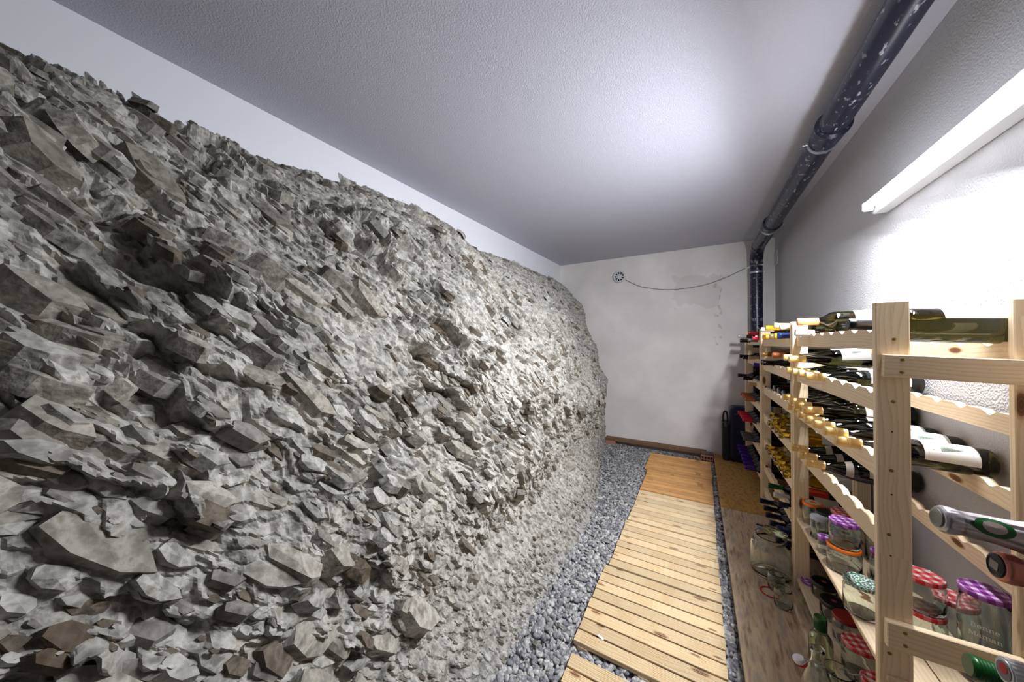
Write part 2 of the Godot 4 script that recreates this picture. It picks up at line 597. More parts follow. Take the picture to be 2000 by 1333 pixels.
# Broken slabs: every cell is a tilted plane of its own. Returns (height -1..1, distance to the edge, tone).
func slabs(a: float, b: float, la: float, lb: float, k: int, tb: float) -> Vector3:
	var p := a / la; var q := b / lb
	var ci := floori(p); var cj := floori(q)
	var best := 9.0; var second := 9.0
	var bi := 0; var bj := 0; var bx := 0.0; var by := 0.0
	for i in range(ci - 1, ci + 2):
		for j in range(cj - 1, cj + 2):
			var dx := p - (i + 0.1 + 0.8 * hsh(i, j, k))
			var dy := q - (j + 0.1 + 0.8 * hsh(i, j, k + 1))
			var dd := maxf(absf(dx + dy * 0.25), absf(dy)) + 0.35 * (absf(dx) + absf(dy))
			if dd < best:
				second = best
				best = dd; bi = i; bj = j; bx = dx; by = dy
			elif dd < second:
				second = dd
	var h := (hsh(bi, bj, k + 2) - 0.5) * 1.2 - by * tb * (0.3 + 1.2 * hsh(bi, bj, k + 3)) + bx * (hsh(bi, bj, k + 4) - 0.5) * 1.1
	return Vector3(h, second - best, hsh(bi, bj, k + 5))

func rock_height(d: float, s: float) -> Vector2:               # (height along the normal, tone)
	var v := s * 2.65
	v += 0.03 * noise_b.get_noise_2d(d * 0.3, v * 0.3)
	var u := d + 0.03 * noise_b.get_noise_2d(d * 0.3 + 40.0, v * 0.3)
	var a := u * cos(DIP) - v * sin(DIP)
	var b := u * sin(DIP) + v * cos(DIP)
	var wob := noise_d.get_noise_2d(d, v)
	var near := 1.0 - smoothstep(0.6, 3.0, d)
	var big := clampf(0.55 + 1.4 * wob, 0.12, 1.0) * smoothstep(0.10, 0.30, s) * (0.45 + 0.55 * near)
	var s1 := slabs(a, b, 0.20, 0.085, 11, 1.5)
	var s2 := slabs(a + 0.3, b, 0.075, 0.034, 31, 1.5)
	var e1 := smoothstep(0.0, 0.35, s1.y)
	var e2 := smoothstep(0.0, 0.38, s2.y)
	var h := 0.042 * big * (s1.x * e1 - 0.45 * (1.0 - e1))
	h += 0.016 * (0.35 + 0.65 * big) * (s2.x * e2 - 0.45 * (1.0 - e2))
	h += (0.003 + 0.003 * (1.0 - big)) * noise_b.get_noise_2d(d, v) + 0.0010 * noise_b.get_noise_2d(d * 4.0, v * 4.0)
	var tone := 0.78 + 0.22 * s1.z * big + 0.22 * s2.z
	if s1.z > 0.86 and big > 0.45:
		tone *= 0.6
	return Vector2(h, tone)

func rock_frame(d: float, s: float) -> Array:
	var p := rock_base(d, s)
	var tu := (rock_base(d + 0.02, s) - rock_base(d - 0.02, s)).normalized()
	var tv := (rock_base(d, minf(s + 0.01, 1.0)) - rock_base(d, maxf(s - 0.01, 0.0))).normalized()
	var n := tu.cross(tv).normalized()
	if n.x < 0.0:
		n = -n
	return [p, n, tu, tv]

func rock_face() -> void:
	var root := thing("rock_face", "grey bulging wall of broken shale bedrock filling the whole left side of the cellar", "rock")
	var rows := 400
	var ds := PackedFloat32Array()
	var d := -0.45
	while d < 4.455:
		ds.append(d)
		d += 0.0052 + 0.0012 * maxf(d, 0.0) + 0.03 * maxf(-0.08 - d, 0.0)
	var cols := ds.size()
	var v := PackedVector3Array(); var c := PackedColorArray(); var idx := PackedInt32Array()
	v.resize(cols * (rows + 1)); c.resize(v.size())
	idx.resize((cols - 1) * rows * 6)
	var at := 0
	# normals of the smooth base are taken on a coarse lattice and blended
	for i in cols:
		var di := ds[i]
		var step := 10
		var prev: Vector3 = rock_frame(di, 0.0)[1]
		var next: Vector3 = prev
		for j in rows + 1:
			var s := float(j) / rows
			if j % step == 0:
				prev = next if j > 0 else prev
				next = rock_frame(di, minf(float(j + step) / rows, 1.0))[1]
			var n := prev.lerp(next, float(j % step) / step)
			var h := rock_height(di, s)
			v[at] = rock_base(di, s) + n * h.x
			var t := h.y
			c[at] = Color(t, t * 0.99, t * 0.97)
			at += 1
	at = 0
	for i in cols - 1:
		for j in rows:
			var a := i * (rows + 1) + j
			var b := a + rows + 1
			idx[at] = a; idx[at + 1] = a + 1; idx[at + 2] = b            # the diagonal follows the dip
			idx[at + 3] = a + 1; idx[at + 4] = b + 1; idx[at + 5] = b
			at += 6
	var arr := []
	arr.resize(Mesh.ARRAY_MAX)
	arr[Mesh.ARRAY_VERTEX] = v; arr[Mesh.ARRAY_COLOR] = c; arr[Mesh.ARRAY_INDEX] = idx
	var m := ArrayMesh.new()
	m.add_surface_from_arrays(Mesh.PRIMITIVE_TRIANGLES, arr)
	var stone := rock_material(Color(0.82, 0.81, 0.79))
	stone.vertex_color_use_as_albedo = true
	part("bedrock", m, stone, root)
	# the loose-looking slabs that stand out of the face
	var mats := [rock_material(Color(0.72, 0.70, 0.66)), rock_material(Color(0.60, 0.58, 0.54)), rock_material(Color(0.78, 0.76, 0.72)), rock_material(Color(0.42, 0.37, 0.31))]
	var shapes := []
	for i in 10:
		shapes.append(rock_slab_mesh(100 + i))
	var r := RandomNumberGenerator.new(); r.seed = 5
	for i in 290:
		var dd := -0.05 + 4.0 * pow(r.randf(), 1.7)
		var sv := 0.16 + 0.78 * r.randf()
		var size := (0.055 + 0.12 * pow(r.randf(), 1.8)) * (1.2 - 0.11 * dd)
		var o := part("rock_slab", shapes[r.randi() % 10], mats[[0, 0, 0, 1, 1, 2, 2, 2, 3, 0][r.randi() % 10]], root)
		o.transform = slab_place(dd, sv, size, r)
	rock_chips(root, shapes)

func slab_place(dd: float, s: float, size: float, r: RandomNumberGenerator) -> Transform3D:
	var f := rock_frame(dd, s)
	var n: Vector3 = f[1]
	var hh := rock_height(dd, s)
	var along: Vector3 = (f[2] * cos(DIP) - f[3] * sin(DIP)).normalized()
	var across := n.cross(along).normalized()
	if across.y < 0.0:
		across = -across
	var tilt := r.randf_range(0.20, 0.75)
	var nz := (n * cos(tilt) + across * sin(tilt) + along * r.randf_range(-0.16, 0.16)).normalized()
	var ax := (along + across * r.randf_range(-0.22, 0.22)).normalized()
	ax = (ax - nz * ax.dot(nz)).normalized()
	var ay := nz.cross(ax)
	return Transform3D(Basis(ax * size, ay * size * r.randf_range(0.8, 1.25), nz * size * r.randf_range(0.4, 0.85)), f[0] + n * (hh.x + size * r.randf_range(-0.07, 0.08)))

func rock_material(c: Color) -> StandardMaterial3D:
	var m := mat(c, 0.93)
	if not M.has("rock_tex"):
		M.rock_tex = noise_tex(0.012, 5, [[0.0, Color(0.50, 0.48, 0.46)], [0.36, Color(0.70, 0.69, 0.67)], [0.5, Color(0.88, 0.87, 0.86)], [0.62, Color(0.97, 0.96, 0.95)], [0.8, Color(0.76, 0.74, 0.70)], [1.0, Color(0.62, 0.54, 0.46)]], 41, FastNoiseLite.TYPE_SIMPLEX, 1024)
		M.rock_nrm = normal_tex(0.03, 5, 9.0, 43, FastNoiseLite.TYPE_SIMPLEX, 1024)
	m.albedo_texture = M.rock_tex
	m.normal_enabled = true
	m.normal_texture = M.rock_nrm
	m.normal_scale = 0.35
	m.uv1_triplanar = true; m.uv1_world_triplanar = true
	m.uv1_scale = Vector3.ONE * 1.6
	return m

func rock_slab_mesh(seed_: int) -> ArrayMesh:                  # an angular broken slab about 1 long, 0.5 wide, 0.3 thick
	var r := RandomNumberGenerator.new(); r.seed = seed_
	var k := 6 + seed_ % 3
	var top := []; var low := []
	for i in k:
		var a := TAU * (i + r.randf_range(-0.25, 0.25)) / k
		var e := Vector3(cos(a) * r.randf_range(0.46, 0.62), sin(a) * r.randf_range(0.16, 0.26), 0)
		top.append(e * r.randf_range(0.80, 1.0) + Vector3(0, 0, r.randf_range(0.10, 0.22)))
		low.append(e * 1.03 + Vector3(0, 0, -0.45))
	var ct := Vector3(r.randf_range(-0.1, 0.1), r.randf_range(-0.05, 0.05), r.randf_range(0.17, 0.25))
	var v := PackedVector3Array()
	for i in k:
		var j := (i + 1) % k
		out_tri(v, ct, top[i], top[j])
		var mi: Vector3 = (top[i] + low[i]) * 0.5 + Vector3(r.randf_range(-0.03, 0.03), r.randf_range(-0.03, 0.03), 0)
		out_tri(v, top[i], top[j], low[j]); out_tri(v, top[i], low[j], low[i])
		mi = mi
	return flat_mesh(v)

func rock_chips(root: Node3D, shapes: Array) -> void:
	var r := RandomNumberGenerator.new(); r.seed = 15
	var places := []
	for i in 13000:
		var dd := -0.30 + 4.60 * pow(r.randf(), 1.25)
		var s := r.randf() * 0.96 + 0.02
		var fine := r.randf() < 0.25
		if fine:
			s = 0.02 + 0.22 * r.randf() * r.randf()
		if noise_d.get_noise_2d(dd * 1.3 + 9.0, s * 3.4) < -0.18 and r.randf() < 0.75:
			continue                                             # patches of bare crumbled rock
		places.append([dd, s, 0.5 if fine or s < 0.2 else 1.0])
	for g in 5:
		var mm := MultiMesh.new()
		mm.transform_format = MultiMesh.TRANSFORM_3D
		mm.mesh = shapes[g * 2]
		mm.instance_count = places.size() / 5
		for i in mm.instance_count:
			var pl: Array = places[i * 5 + g]
			var size: float = (0.016 + 0.080 * pow(r.randf(), 2.4)) * pl[2] * (1.15 - 0.08 * pl[0])
			mm.set_instance_transform(i, slab_place(pl[0], pl[1], size, r))
		var o := MultiMeshInstance3D.new()
		o.name = "rock_chips"
		o.multimesh = mm
		o.material_override = rock_material([Color(0.80, 0.79, 0.77), Color(0.72, 0.71, 0.69), Color(0.84, 0.83, 0.81), Color(0.62, 0.60, 0.57), Color(0.50, 0.46, 0.41)][g])
		o.set_meta("kind", "stuff")
		root.add_child(o, true)

# ==================================================================== gravel
func gravel() -> void:
	var root := thing("gravel_bed", "bed of small blue-grey pebbles between the rock face and the wooden walkway", "gravel")
	var under := noise_tex(0.12, 3, [[0.3, Color(0.58, 0.58, 0.60)], [0.6, Color(0.72, 0.72, 0.73)]], 51)
	var gm := mat(Color.WHITE, 0.95)
	gm.albedo_texture = under
	gm.uv1_triplanar = true; gm.uv1_scale = Vector3.ONE * 4.0
	part("gravel_base", box_mesh(Vector3(1.45, 0.03, 4.3), 0.002), gm, root, Vector3(-0.50, -1.392, -2.3))
	var r := RandomNumberGenerator.new(); r.seed = 25
	var shapes := []
	for i in 4:
		shapes.append(pebble_mesh(200 + i))
	var tones := [Color(0.76, 0.76, 0.77), Color(0.66, 0.66, 0.68), Color(0.86, 0.86, 0.86), Color(0.58, 0.58, 0.62)]
	var stone := []
	for t in tones:
		var m := mat(t, 0.75)
		m.albedo_texture = M.rock_tex
		m.uv1_triplanar = true; m.uv1_world_triplanar = true; m.uv1_scale = Vector3.ONE * 3.0
		stone.append(m)
	var places := [[], [], [], []]
	var near := []
	for i in 21000:
		var dd := 0.85 + 3.58 * r.randf()
		var left := table(PackedFloat32Array([1.0, 1.5, 2.5, 3.0, 4.4]), PackedFloat32Array([-0.80, -0.76, -0.86, -0.92, -1.10]), dd)
		var x := lerpf(left, 0.16, r.randf())
		if r.randf() < 0.06:
			x = left + 0.10 - 0.22 * r.randf()                    # stragglers over the edge of the rubble
		var tile := x > -0.46 and x < 0.09 and dd > 0.78 and dd < 4.20 and not (dd > 1.30 and dd < 1.42)
		if tile:
			continue
		var size := 0.0085 + 0.0105 * pow(r.randf(), 1.5)
		if x > 0.05:
			size *= 1.15
		var y := -1.377 + r.randf_range(0.0, 0.018) + 0.02 * smoothstep(-0.7, -0.85, x) * r.randf()
		var b := Basis.from_euler(Vector3(r.randf_range(-0.5, 0.5), r.randf() * TAU, r.randf_range(-0.5, 0.5))).scaled_local(Vector3(r.randf_range(0.95, 1.35), r.randf_range(0.45, 0.7), r.randf_range(0.65, 0.9)) * size)
		var tr := Transform3D(b, Vector3(x, y, -dd))
		var g := r.randi() % 4
		if dd < 1.55 and y > -1.368 and near.size() < 295 and x < -0.4 and dd > 1.0:
			near.append([tr, g])
		else:
			places[g].append(tr)
	for q in near:
		var o := part("pebble", shapes[q[1]], stone[q[1]], root)
		o.transform = q[0]
	for g in 4:
		var mm := MultiMesh.new()
		mm.transform_format = MultiMesh.TRANSFORM_3D
		mm.mesh = shapes[g]
		mm.instance_count = places[g].size()
		for i in places[g].size():
			mm.set_instance_transform(i, places[g][i])
		var o := MultiMeshInstance3D.new()
		o.name = "pebbles"
		o.multimesh = mm
		o.material_override = stone[g]
		o.set_meta("kind", "stuff")
		root.add_child(o, true)
	# flat stones lying on the gravel
	var words := ["angular grey stone lying on the pebbles nearest the camera end of the walkway", "flat grey stone lying on the pebbles beside the walkway's near joint"]
	var spots := [Vector3(-0.63, -1.358, -1.30), Vector3(-0.565, -1.358, -1.44)]
	for i in 2:
		var o := part(numbered("loose_stone"), rock_slab_mesh(300 + i), rock_material(Color(0.6, 0.59, 0.57)), self)
		tag(o, words[i], "stone")
		o.transform = Transform3D(Basis(Vector3(0.055, 0, 0.02), Vector3(0.02, 0, -0.07), Vector3(0, 0.035, 0)), spots[i])

func pebble_mesh(seed_: int) -> ArrayMesh:
	var r := RandomNumberGenerator.new(); r.seed = seed_
	var sp := SphereMesh.new()
	sp.radius = 1.0; sp.height = 2.0
	sp.radial_segments = 8; sp.rings = 4
	var arr := sp.get_mesh_arrays()
	var v: PackedVector3Array = arr[Mesh.ARRAY_VERTEX]
	var k := Vector3(r.randf_range(0, 9), r.randf_range(0, 9), r.randf_range(0, 9))
	var n := FastNoiseLite.new(); n.seed = seed_; n.frequency = 0.7
	for i in v.size():
		var f := 1.0 + 0.35 * n.get_noise_3dv(v[i] + k)
		v[i] = v[i] * f
	arr[Mesh.ARRAY_VERTEX] = v
	var m := ArrayMesh.new()
	m.add_surface_from_arrays(Mesh.PRIMITIVE_TRIANGLES, arr)
	return m

# ==================================================================== walkway
func slat_mesh(w: float, l: float, t: float) -> ArrayMesh:      # a ribbed deck slat, long along x
	var key := "slat%s" % [Vector3(w, l, t)]
	if mesh_cache.has(key):
		return mesh_cache[key]
	var poly := PackedVector2Array()
	var h := t / 2.0
	poly.append(Vector2(-w / 2, -h)); poly.append(Vector2(w / 2, -h)); poly.append(Vector2(w / 2, h - 0.002)); poly.append(Vector2(w / 2 - 0.002, h))
	var n := 7
	for i in n:
		var x := w / 2 - 0.005 - (w - 0.010) * (i + 0.5) / n
		poly.append(Vector2(x + 0.0022, h)); poly.append(Vector2(x + 0.0008, h - 0.0016)); poly.append(Vector2(x - 0.0008, h - 0.0016)); poly.append(Vector2(x - 0.0022, h))
	poly.append(Vector2(-w / 2 + 0.002, h)); poly.append(Vector2(-w / 2, h - 0.002))
	var m := slab_mesh(poly, l, 0.0)
	# turn it so that its length runs along x
	var arr := m.surface_get_arrays(0)
	var v: PackedVector3Array = arr[Mesh.ARRAY_VERTEX]; var nn: PackedVector3Array = arr[Mesh.ARRAY_NORMAL]
	for i in v.size():
		v[i] = Vector3(v[i].z, v[i].y, -v[i].x); nn[i] = Vector3(nn[i].z, nn[i].y, -nn[i].x)
	arr[Mesh.ARRAY_VERTEX] = v; arr[Mesh.ARRAY_NORMAL] = nn
	var q := ArrayMesh.new()
	q.add_surface_from_arrays(Mesh.PRIMITIVE_TRIANGLES, arr)
	mesh_cache[key] = q
	return q

func deck_tiles() -> void:
	var starts := [[0.757, 1.327, -0.475, 0.095], [1.378, 1.950, -0.488, 0.098], [1.957, 2.520, -0.470, 0.100], [2.532, 3.100, -0.462, 0.106], [3.115, 3.660, -0.462, 0.112], [3.672, 4.215, -0.500, 0.116]]
	var words := ["pale ribbed wooden deck tile nearest the camera, cut by the bottom edge of the photo", "pale ribbed deck tile just beyond the gap in the walkway, white scrap on it",
		"pale deck tile third along the walkway, with two dark knots in the middle", "pale cream deck tile with a knot at its far left corner, touching the orange pair", "orange-brown deck tile stained by water on its right edge", "orange-brown deck tile at the far end of the walkway by the back wall"]
	for k in 6:
		var s: Array = starts[k]
		var root := thing("deck_tile", words[k], "deck tile", Vector3((s[2] + s[3]) / 2, -1.36, -(s[0] + s[1]) / 2), "")
		var w: float = s[3] - s[2]; var l: float = s[1] - s[0]
		var pitch := l / 8.0
		for i in 8:
			var z := l / 2 - pitch * (i + 0.5)
			part("slat", slat_mesh(pitch - 0.009, w, 0.019), M[("deckfar%d" if k > 3 else "deck%d") % ((i * 5 + k * 2) % 6)], root, Vector3(rng.randf_range(-0.003, 0.003), 0.0205, z), Vector3(0, rng.randf_range(-0.25, 0.25), 0))
		for x in [-w / 2 + 0.04, 0.0, w / 2 - 0.04]:
			part("bearer", box_mesh(Vector3(l - 0.004, 0.021, 0.045), 0.001), M.pine2, root, Vector3(x, 0.0, 0), Vector3(0, 90, 0))
	var chip := part(numbered("paper_scrap"), box_mesh(Vector3(0.03, 0.003, 0.013), 0.001), M.label_plain, self, Vector3(-0.385, -1.3285, -1.452), Vector3(0, -25, 0))
	tag(chip, "tiny white scrap caught between two slats of the walkway", "scrap")

func floor_boards() -> void:
	var near_tex := noise_tex(0.010, 5, [[0.08, Color(0.52, 0.45, 0.38)], [0.34, Color(0.72, 0.62, 0.50)], [0.55, Color(0.79, 0.69, 0.56)], [0.8, Color(0.68, 0.61, 0.53)]], 61, FastNoiseLite.TYPE_SIMPLEX, 1024)
	var far_tex := noise_tex(0.014, 5, [[0.0, Color(0.56, 0.41, 0.20)], [0.40, Color(0.68, 0.50, 0.24)], [0.56, Color(0.76, 0.57, 0.27)], [0.8, Color(0.66, 0.52, 0.31)]], 63, FastNoiseLite.TYPE_SIMPLEX, 1024)
	var k := 0
	for b in [[0.85, 3.035, near_tex, "long weathered pale board on the floor under the near half of the rack", 0.140], [3.04, 4.45, far_tex, "yellow-brown board on the floor under the far half of the rack", 0.145]]:
		var root := thing("floor_board", b[3], "board", Vector3(0.435, -1.33, -(b[0] + b[1]) / 2))
		var l: float = b[1] - b[0]
		var m := mat(Color.WHITE, 0.72)
		m.albedo_texture = b[2]
		m.uv1_triplanar = true; m.uv1_scale = Vector3(0.45, 2.2, 2.2) if k == 0 else Vector3(0.8, 1.6, 1.6)
		m.uv1_triplanar_sharpness = 8.0
		part("board_sheet", box_mesh(Vector3(l, 0.027, 0.582), 0.002), m, root, Vector3(0.009, 0.0165, 0), Vector3(0, 90, 0))
		for x in [-0.18, 0.2]:
			part("joist", box_mesh(Vector3(l - 0.05, 0.08, 0.05), 0.002), M.oldwood, root, Vector3(x, -0.037, 0), Vector3(0, 90, 0))
		k += 1

# ==================================================================== rack
func scallop_mesh(l: float, h: float, t: float, n: int, pitch: float, depth: float) -> ArrayMesh:
	# rail long along x with round notches on its upper edge, first notch centred 0.075 from the +x end
	var key := "scallop%s%s%s" % [l, h, n]
	if mesh_cache.has(key):
		return mesh_cache[key]
	var poly := PackedVector2Array([Vector2(-l / 2, -h / 2), Vector2(l / 2, -h / 2), Vector2(l / 2, h / 2)])
	for i in n:
		var cx := l / 2 - 0.075 - pitch * i
		var w := 0.031
		for j in 9:
			var a := -1.0 + j / 4.0
			poly.append(Vector2(cx - a * w, h / 2 - depth * (0.5 + 0.5 * cos(a * PI))))
	poly.append(Vector2(-l / 2, h / 2))
	mesh_cache[key] = slab_mesh(poly, t, 0.0)
	return mesh_cache[key]

const POST_D := [1.298, 2.25, 3.25, 4.19]
const ROW_Y := [[-0.015, -0.200, -0.392, -0.600], [-0.018, -0.209, -0.400, -0.622, -0.825, -1.02, -1.21], [-0.010, -0.198, -0.396, -0.585, -0.770, -0.960, -1.160]]   # undersides of the rails

func wine_rack() -> void:
	var t := thing("wine_rack", "long pale pine wine rack of three bays with scalloped rails along the right wall", "wine rack", Vector3(0.58, -1.30, -2.75))
	var o := -t.position
	var k := 0
	for i in 4:
		var d: float = POST_D[i]
		for side in 2:
			var w := 0.066 if side == 0 else 0.056
			var x := RACK_X + w / 2 if side == 0 else 0.672 + w / 2
			var top := 0.119 if side == 0 else 0.112
			var hgt := top + 1.30
			part("post", box_mesh(Vector3(hgt, w, 0.021), 0.0025), M["pine%d" % (k % 6)], t, o + Vector3(x, top - hgt / 2, -d - 0.0105), Vector3(0, 0, 90))
			k += 1
			if i > 0:                                           # inner posts are doubled where two racks meet
				part("post", box_mesh(Vector3(hgt - 0.004, w - 0.004, 0.019), 0.0025), M["pine%d" % (k % 6)], t, o + Vector3(x + 0.002, top - 0.004 - hgt / 2, -d + 0.0105), Vector3(0, 0, 90))
	for i in 3:
		var d0: float = POST_D[i] + 0.022; var d1: float = POST_D[i + 1] - 0.022
		var l := d1 - d0
		for y in ROW_Y[i]:
			for side in 2:
				var h := 0.062 if side == 0 else 0.052
				var x := 0.465 if side == 0 else 0.688
				var yy: float = y + h / 2 if side == 0 else y - 0.032 + h / 2
				part("scalloped_rail", scallop_mesh(l, h, 0.020, 8, 0.1085, 0.012), M["pine%d" % (k % 6)], t, o + Vector3(x, yy, -(d0 + d1) / 2), Vector3(0, 90, 0))
				k += 1
	# cross rails screwed to the end frame, and at every other frame
	var cross := [[-0.066, 0.062, -2.4, 1.298], [-0.798, 0.072, 0.0, 1.298], [-0.07, 0.06, 0.0, 4.19], [-0.8, 0.06, 0.0, 4.19], [-0.13, 0.06, 0.0, 2.228], [-0.13, 0.06, 0.0, 3.228]]
	for c in cross:
		var r := part("cross_rail", box_mesh(Vector3(0.29, c[1], 0.020), 0.002), M["pine%d" % (k % 6)], t, o + Vector3(0.590, c[0], -c[3] + 0.0105), Vector3(0, 0, c[2]))
		k += 1
		if c[3] < 1.4:
			for s in [-0.016, 0.018]:
				part("screw", screw_mesh(), M.screw, r, Vector3(-0.112, s, 0.0102), Vector3(90, 0, 0))
	# shelves of the near bay and the boards that close it at the bottom
	for y in [-0.92, -1.245]:
		part("shelf", box_mesh(Vector3(0.97, 0.018, 0.115), 0.002), M.pine1, t, o + Vector3(0.507, y - 0.009, -1.778), Vector3(0, 90, 0))
		part("shelf", box_mesh(Vector3(0.97, 0.018, 0.118), 0.002), M.pine4, t, o + Vector3(0.627, y - 0.009, -1.778), Vector3(0, 90, 0))
	var sp := [[0.471, 0.013], [0.468, -0.161], [0.463, -0.353], [0.457, -0.532], [0.456, -0.861]]
	for s in sp:
		part("screw", screw_mesh(), M.screw, t, o + Vector3(s[0], s[1], -1.2978), Vector3(90, 0, 0))
	for s in [[0.466, -0.055], [0.465, -0.245], [0.463, -0.42], [0.46, -0.59]]:
		part("nail_hole", lathe(pv([0, 0, 0.0022, 0, 0.0022, 0.0006, 0, 0.0006]), 8), M.dark, t, o + Vector3(s[0], s[1], -1.2982), Vector3(90, 0, 0))

func screw_mesh() -> ArrayMesh:
	if not mesh_cache.has("screw"):
		mesh_cache.screw = lathe(pv([0, -0.001, 0.0046, -0.001, 0.0046, 0.0006, 0.0036, 0.0013, 0.0016, 0.0013, 0.0010, 0.0002, 0, 0.0002]), 12)
	return mesh_cache.screw

func near_rack() -> void:                                      # the rack that goes on towards the camera, outside the frame; it carries the foreground bottles
	var t := thing("near_wine_rack", "pine rack at the right edge carrying the foil-necked bottles beside the camera", "wine rack", Vector3(0.62, -1.30, -0.75))
	var o := -t.position
	for d in [0.25, 1.10]:
		part("post", box_mesh(Vector3(1.40, 0.056, 0.021), 0.002), M.pine3, t, o + Vector3(0.69, -0.6, -d), Vector3(0, 0, 90))
	for y in [-0.47, -0.70]:
		part("rail", box_mesh(Vector3(0.83, 0.05, 0.02), 0.002), M.pine2, t, o + Vector3(0.655, y, -0.675), Vector3(0, 90, 0))

# ==================================================================== bottles
func bottle_profile(kind: String) -> PackedVector2Array:
	match kind:
		"slope":
			return pv([0, 0.006, 0.030, 0.0, 0.037, 0.001, 0.0405, 0.006, 0.041, 0.012, 0.041, 0.150, 0.0395, 0.165, 0.0355, 0.182, 0.029, 0.203, 0.0225, 0.226, 0.0178, 0.248, 0.0160, 0.268, 0.0152, 0.312, 0.0150, 0.322, 0, 0.322])
		"shoulder":
			return pv([0, 0.006, 0.030, 0.0, 0.037, 0.001, 0.0405, 0.006, 0.041, 0.012, 0.041, 0.192, 0.0395, 0.204, 0.0345, 0.216, 0.0265, 0.226, 0.0200, 0.235, 0.0168, 0.246, 0.0155, 0.262, 0.0152, 0.312, 0.0150, 0.322, 0, 0.322])
		"wide":
			return pv([0, 0.006, 0.036, 0.0, 0.044, 0.001, 0.0475, 0.006, 0.048, 0.012, 0.048, 0.196, 0.0462, 0.208, 0.0405, 0.221, 0.0305, 0.232, 0.0220, 0.241, 0.0172, 0.252, 0.0155, 0.266, 0.0152, 0.312, 0.0150, 0.322, 0, 0.322])
		"champagne":
			return pv([0, 0.006, 0.036, 0.0, 0.045, 0.002, 0.0485, 0.010, 0.049, 0.130, 0.045, 0.155, 0.037, 0.180, 0.0325, 0.195, 0.026, 0.220, 0.0205, 0.245, 0.0190, 0.270, 0.0185, 0.320, 0.0, 0.320])
		_:
			return pv([0, 0.005, 0.028, 0.0, 0.034, 0.004, 0.035, 0.02, 0.035, 0.15, 0.031, 0.17, 0.022, 0.19, 0.0175, 0.21, 0.0165, 0.25, 0, 0.25])

func cached_lathe(key: String, prof: PackedVector2Array, segs := 24, from := 0.0, to := TAU) -> ArrayMesh:
	if not mesh_cache.has(key):
		mesh_cache[key] = lathe(prof, segs, from, to)
	return mesh_cache[key]

func cap_mesh(kind: String) -> ArrayMesh:
	match kind:
		"screw":                                                # ridged long-skirt screw cap
			return cached_lathe("cap_screw", pv([0.0166, 0.262, 0.0171, 0.262, 0.0171, 0.287, 0.0164, 0.288, 0.0164, 0.290, 0.0173, 0.291, 0.0173, 0.297, 0.0165, 0.298, 0.0173, 0.3005, 0.0165, 0.303, 0.0173, 0.3055, 0.0165, 0.308, 0.0173, 0.3105, 0.0173, 0.321, 0.0162, 0.3245, 0.013, 0.3255, 0, 0.3255]), 22)
		"screw_plain":
			return cached_lathe("cap_plain", pv([0.0166, 0.258, 0.0171, 0.258, 0.0171, 0.300, 0.0166, 0.301, 0.0166, 0.3025, 0.0171, 0.3035, 0.0171, 0.322, 0.0162, 0.3255, 0, 0.3258]), 18)
		"stopper":
			return cached_lathe("cap_stop", pv([0.0155, 0.300, 0.0190, 0.302, 0.0195, 0.306, 0.0195, 0.321, 0.0185, 0.324, 0, 0.3245]), 18)
		_:                                                      # smooth foil capsule with a lip ring
			return cached_lathe("cap_foil", pv([0.0158, 0.250, 0.0165, 0.251, 0.0162, 0.303, 0.0176, 0.306, 0.0178, 0.317, 0.0168, 0.3235, 0.0150, 0.3250, 0, 0.3250]), 20)

# tip: middle of the cap's end. The bottle lies on its side, mouth towards -x.
func bottle(called: String, label: String, group: String, tip: Vector3, shape: String, glass_mat: Material, cap: String, cap_mat: Material, label_mat: Material = null, drop := 0.0, yaw := 0.0, neck_label: Material = null) -> Node3D:
	var t := thing(called, label, "bottle", Vector3.ZERO, group)
	var len_ := 0.325
	var b := Basis.from_euler(Vector3(0, yaw, PI / 2 + drop / len_))
	t.transform = Transform3D(b, tip - b.y * len_)
	part("glass_body", cached_lathe("bottle_" + shape, bottle_profile(shape), 24), glass_mat, t)
	var c := part("screw_cap" if cap.begins_with("screw") else ("stopper" if cap == "stopper" else "capsule"), cap_mesh(cap), cap_mat, t)
	if cap == "foil":
		c.rotation_degrees.y = rng.randf() * 360.0
	if label_mat:
		if shape == "wide":
			part("paper_label", cached_lathe("paper_label_wide", pv([0.0484, 0.03, 0.0484, 0.150]), 16, -0.9, 1.22), label_mat, t)
		else:
			part("paper_label", cached_lathe("paper_label", pv([0.0414, 0.035, 0.0414, 0.140]), 16, -0.3, 1.75), label_mat, t)
	if neck_label:
		part("neck_label", cached_lathe("neck_label", pv([0.0300, 0.203, 0.0362, 0.182]), 10, 0.0, 2.3), neck_label, t)
	return t

var ORD := ["nearest to", "second from", "third from", "fourth from", "fifth from", "sixth from", "seventh from", "eighth from", "ninth from"]

# A run of alike bottles: ds are the depths of the tips, from near to far.
func run(where: String, look: String, group: String, ds: Array, y: float, shape: String, g: Material, cap: String, cm: Material, lab: Material = null, drop := 0.0, tip_x := 0.40, frame := "the front post", neck: Material = null) -> void:
	for i in ds.size():
		var o := "%s %s" % [ORD[i], frame] if ds.size() > 1 else "by " + frame
		bottle("wine_bottle", "%s %s, %s" % [look, where, o], group, Vector3(tip_x + rng.randf_range(-0.004, 0.004), y + rng.randf_range(-0.002, 0.002), -ds[i]), shape, g, cap, cm, lab, drop, 0.0, neck)

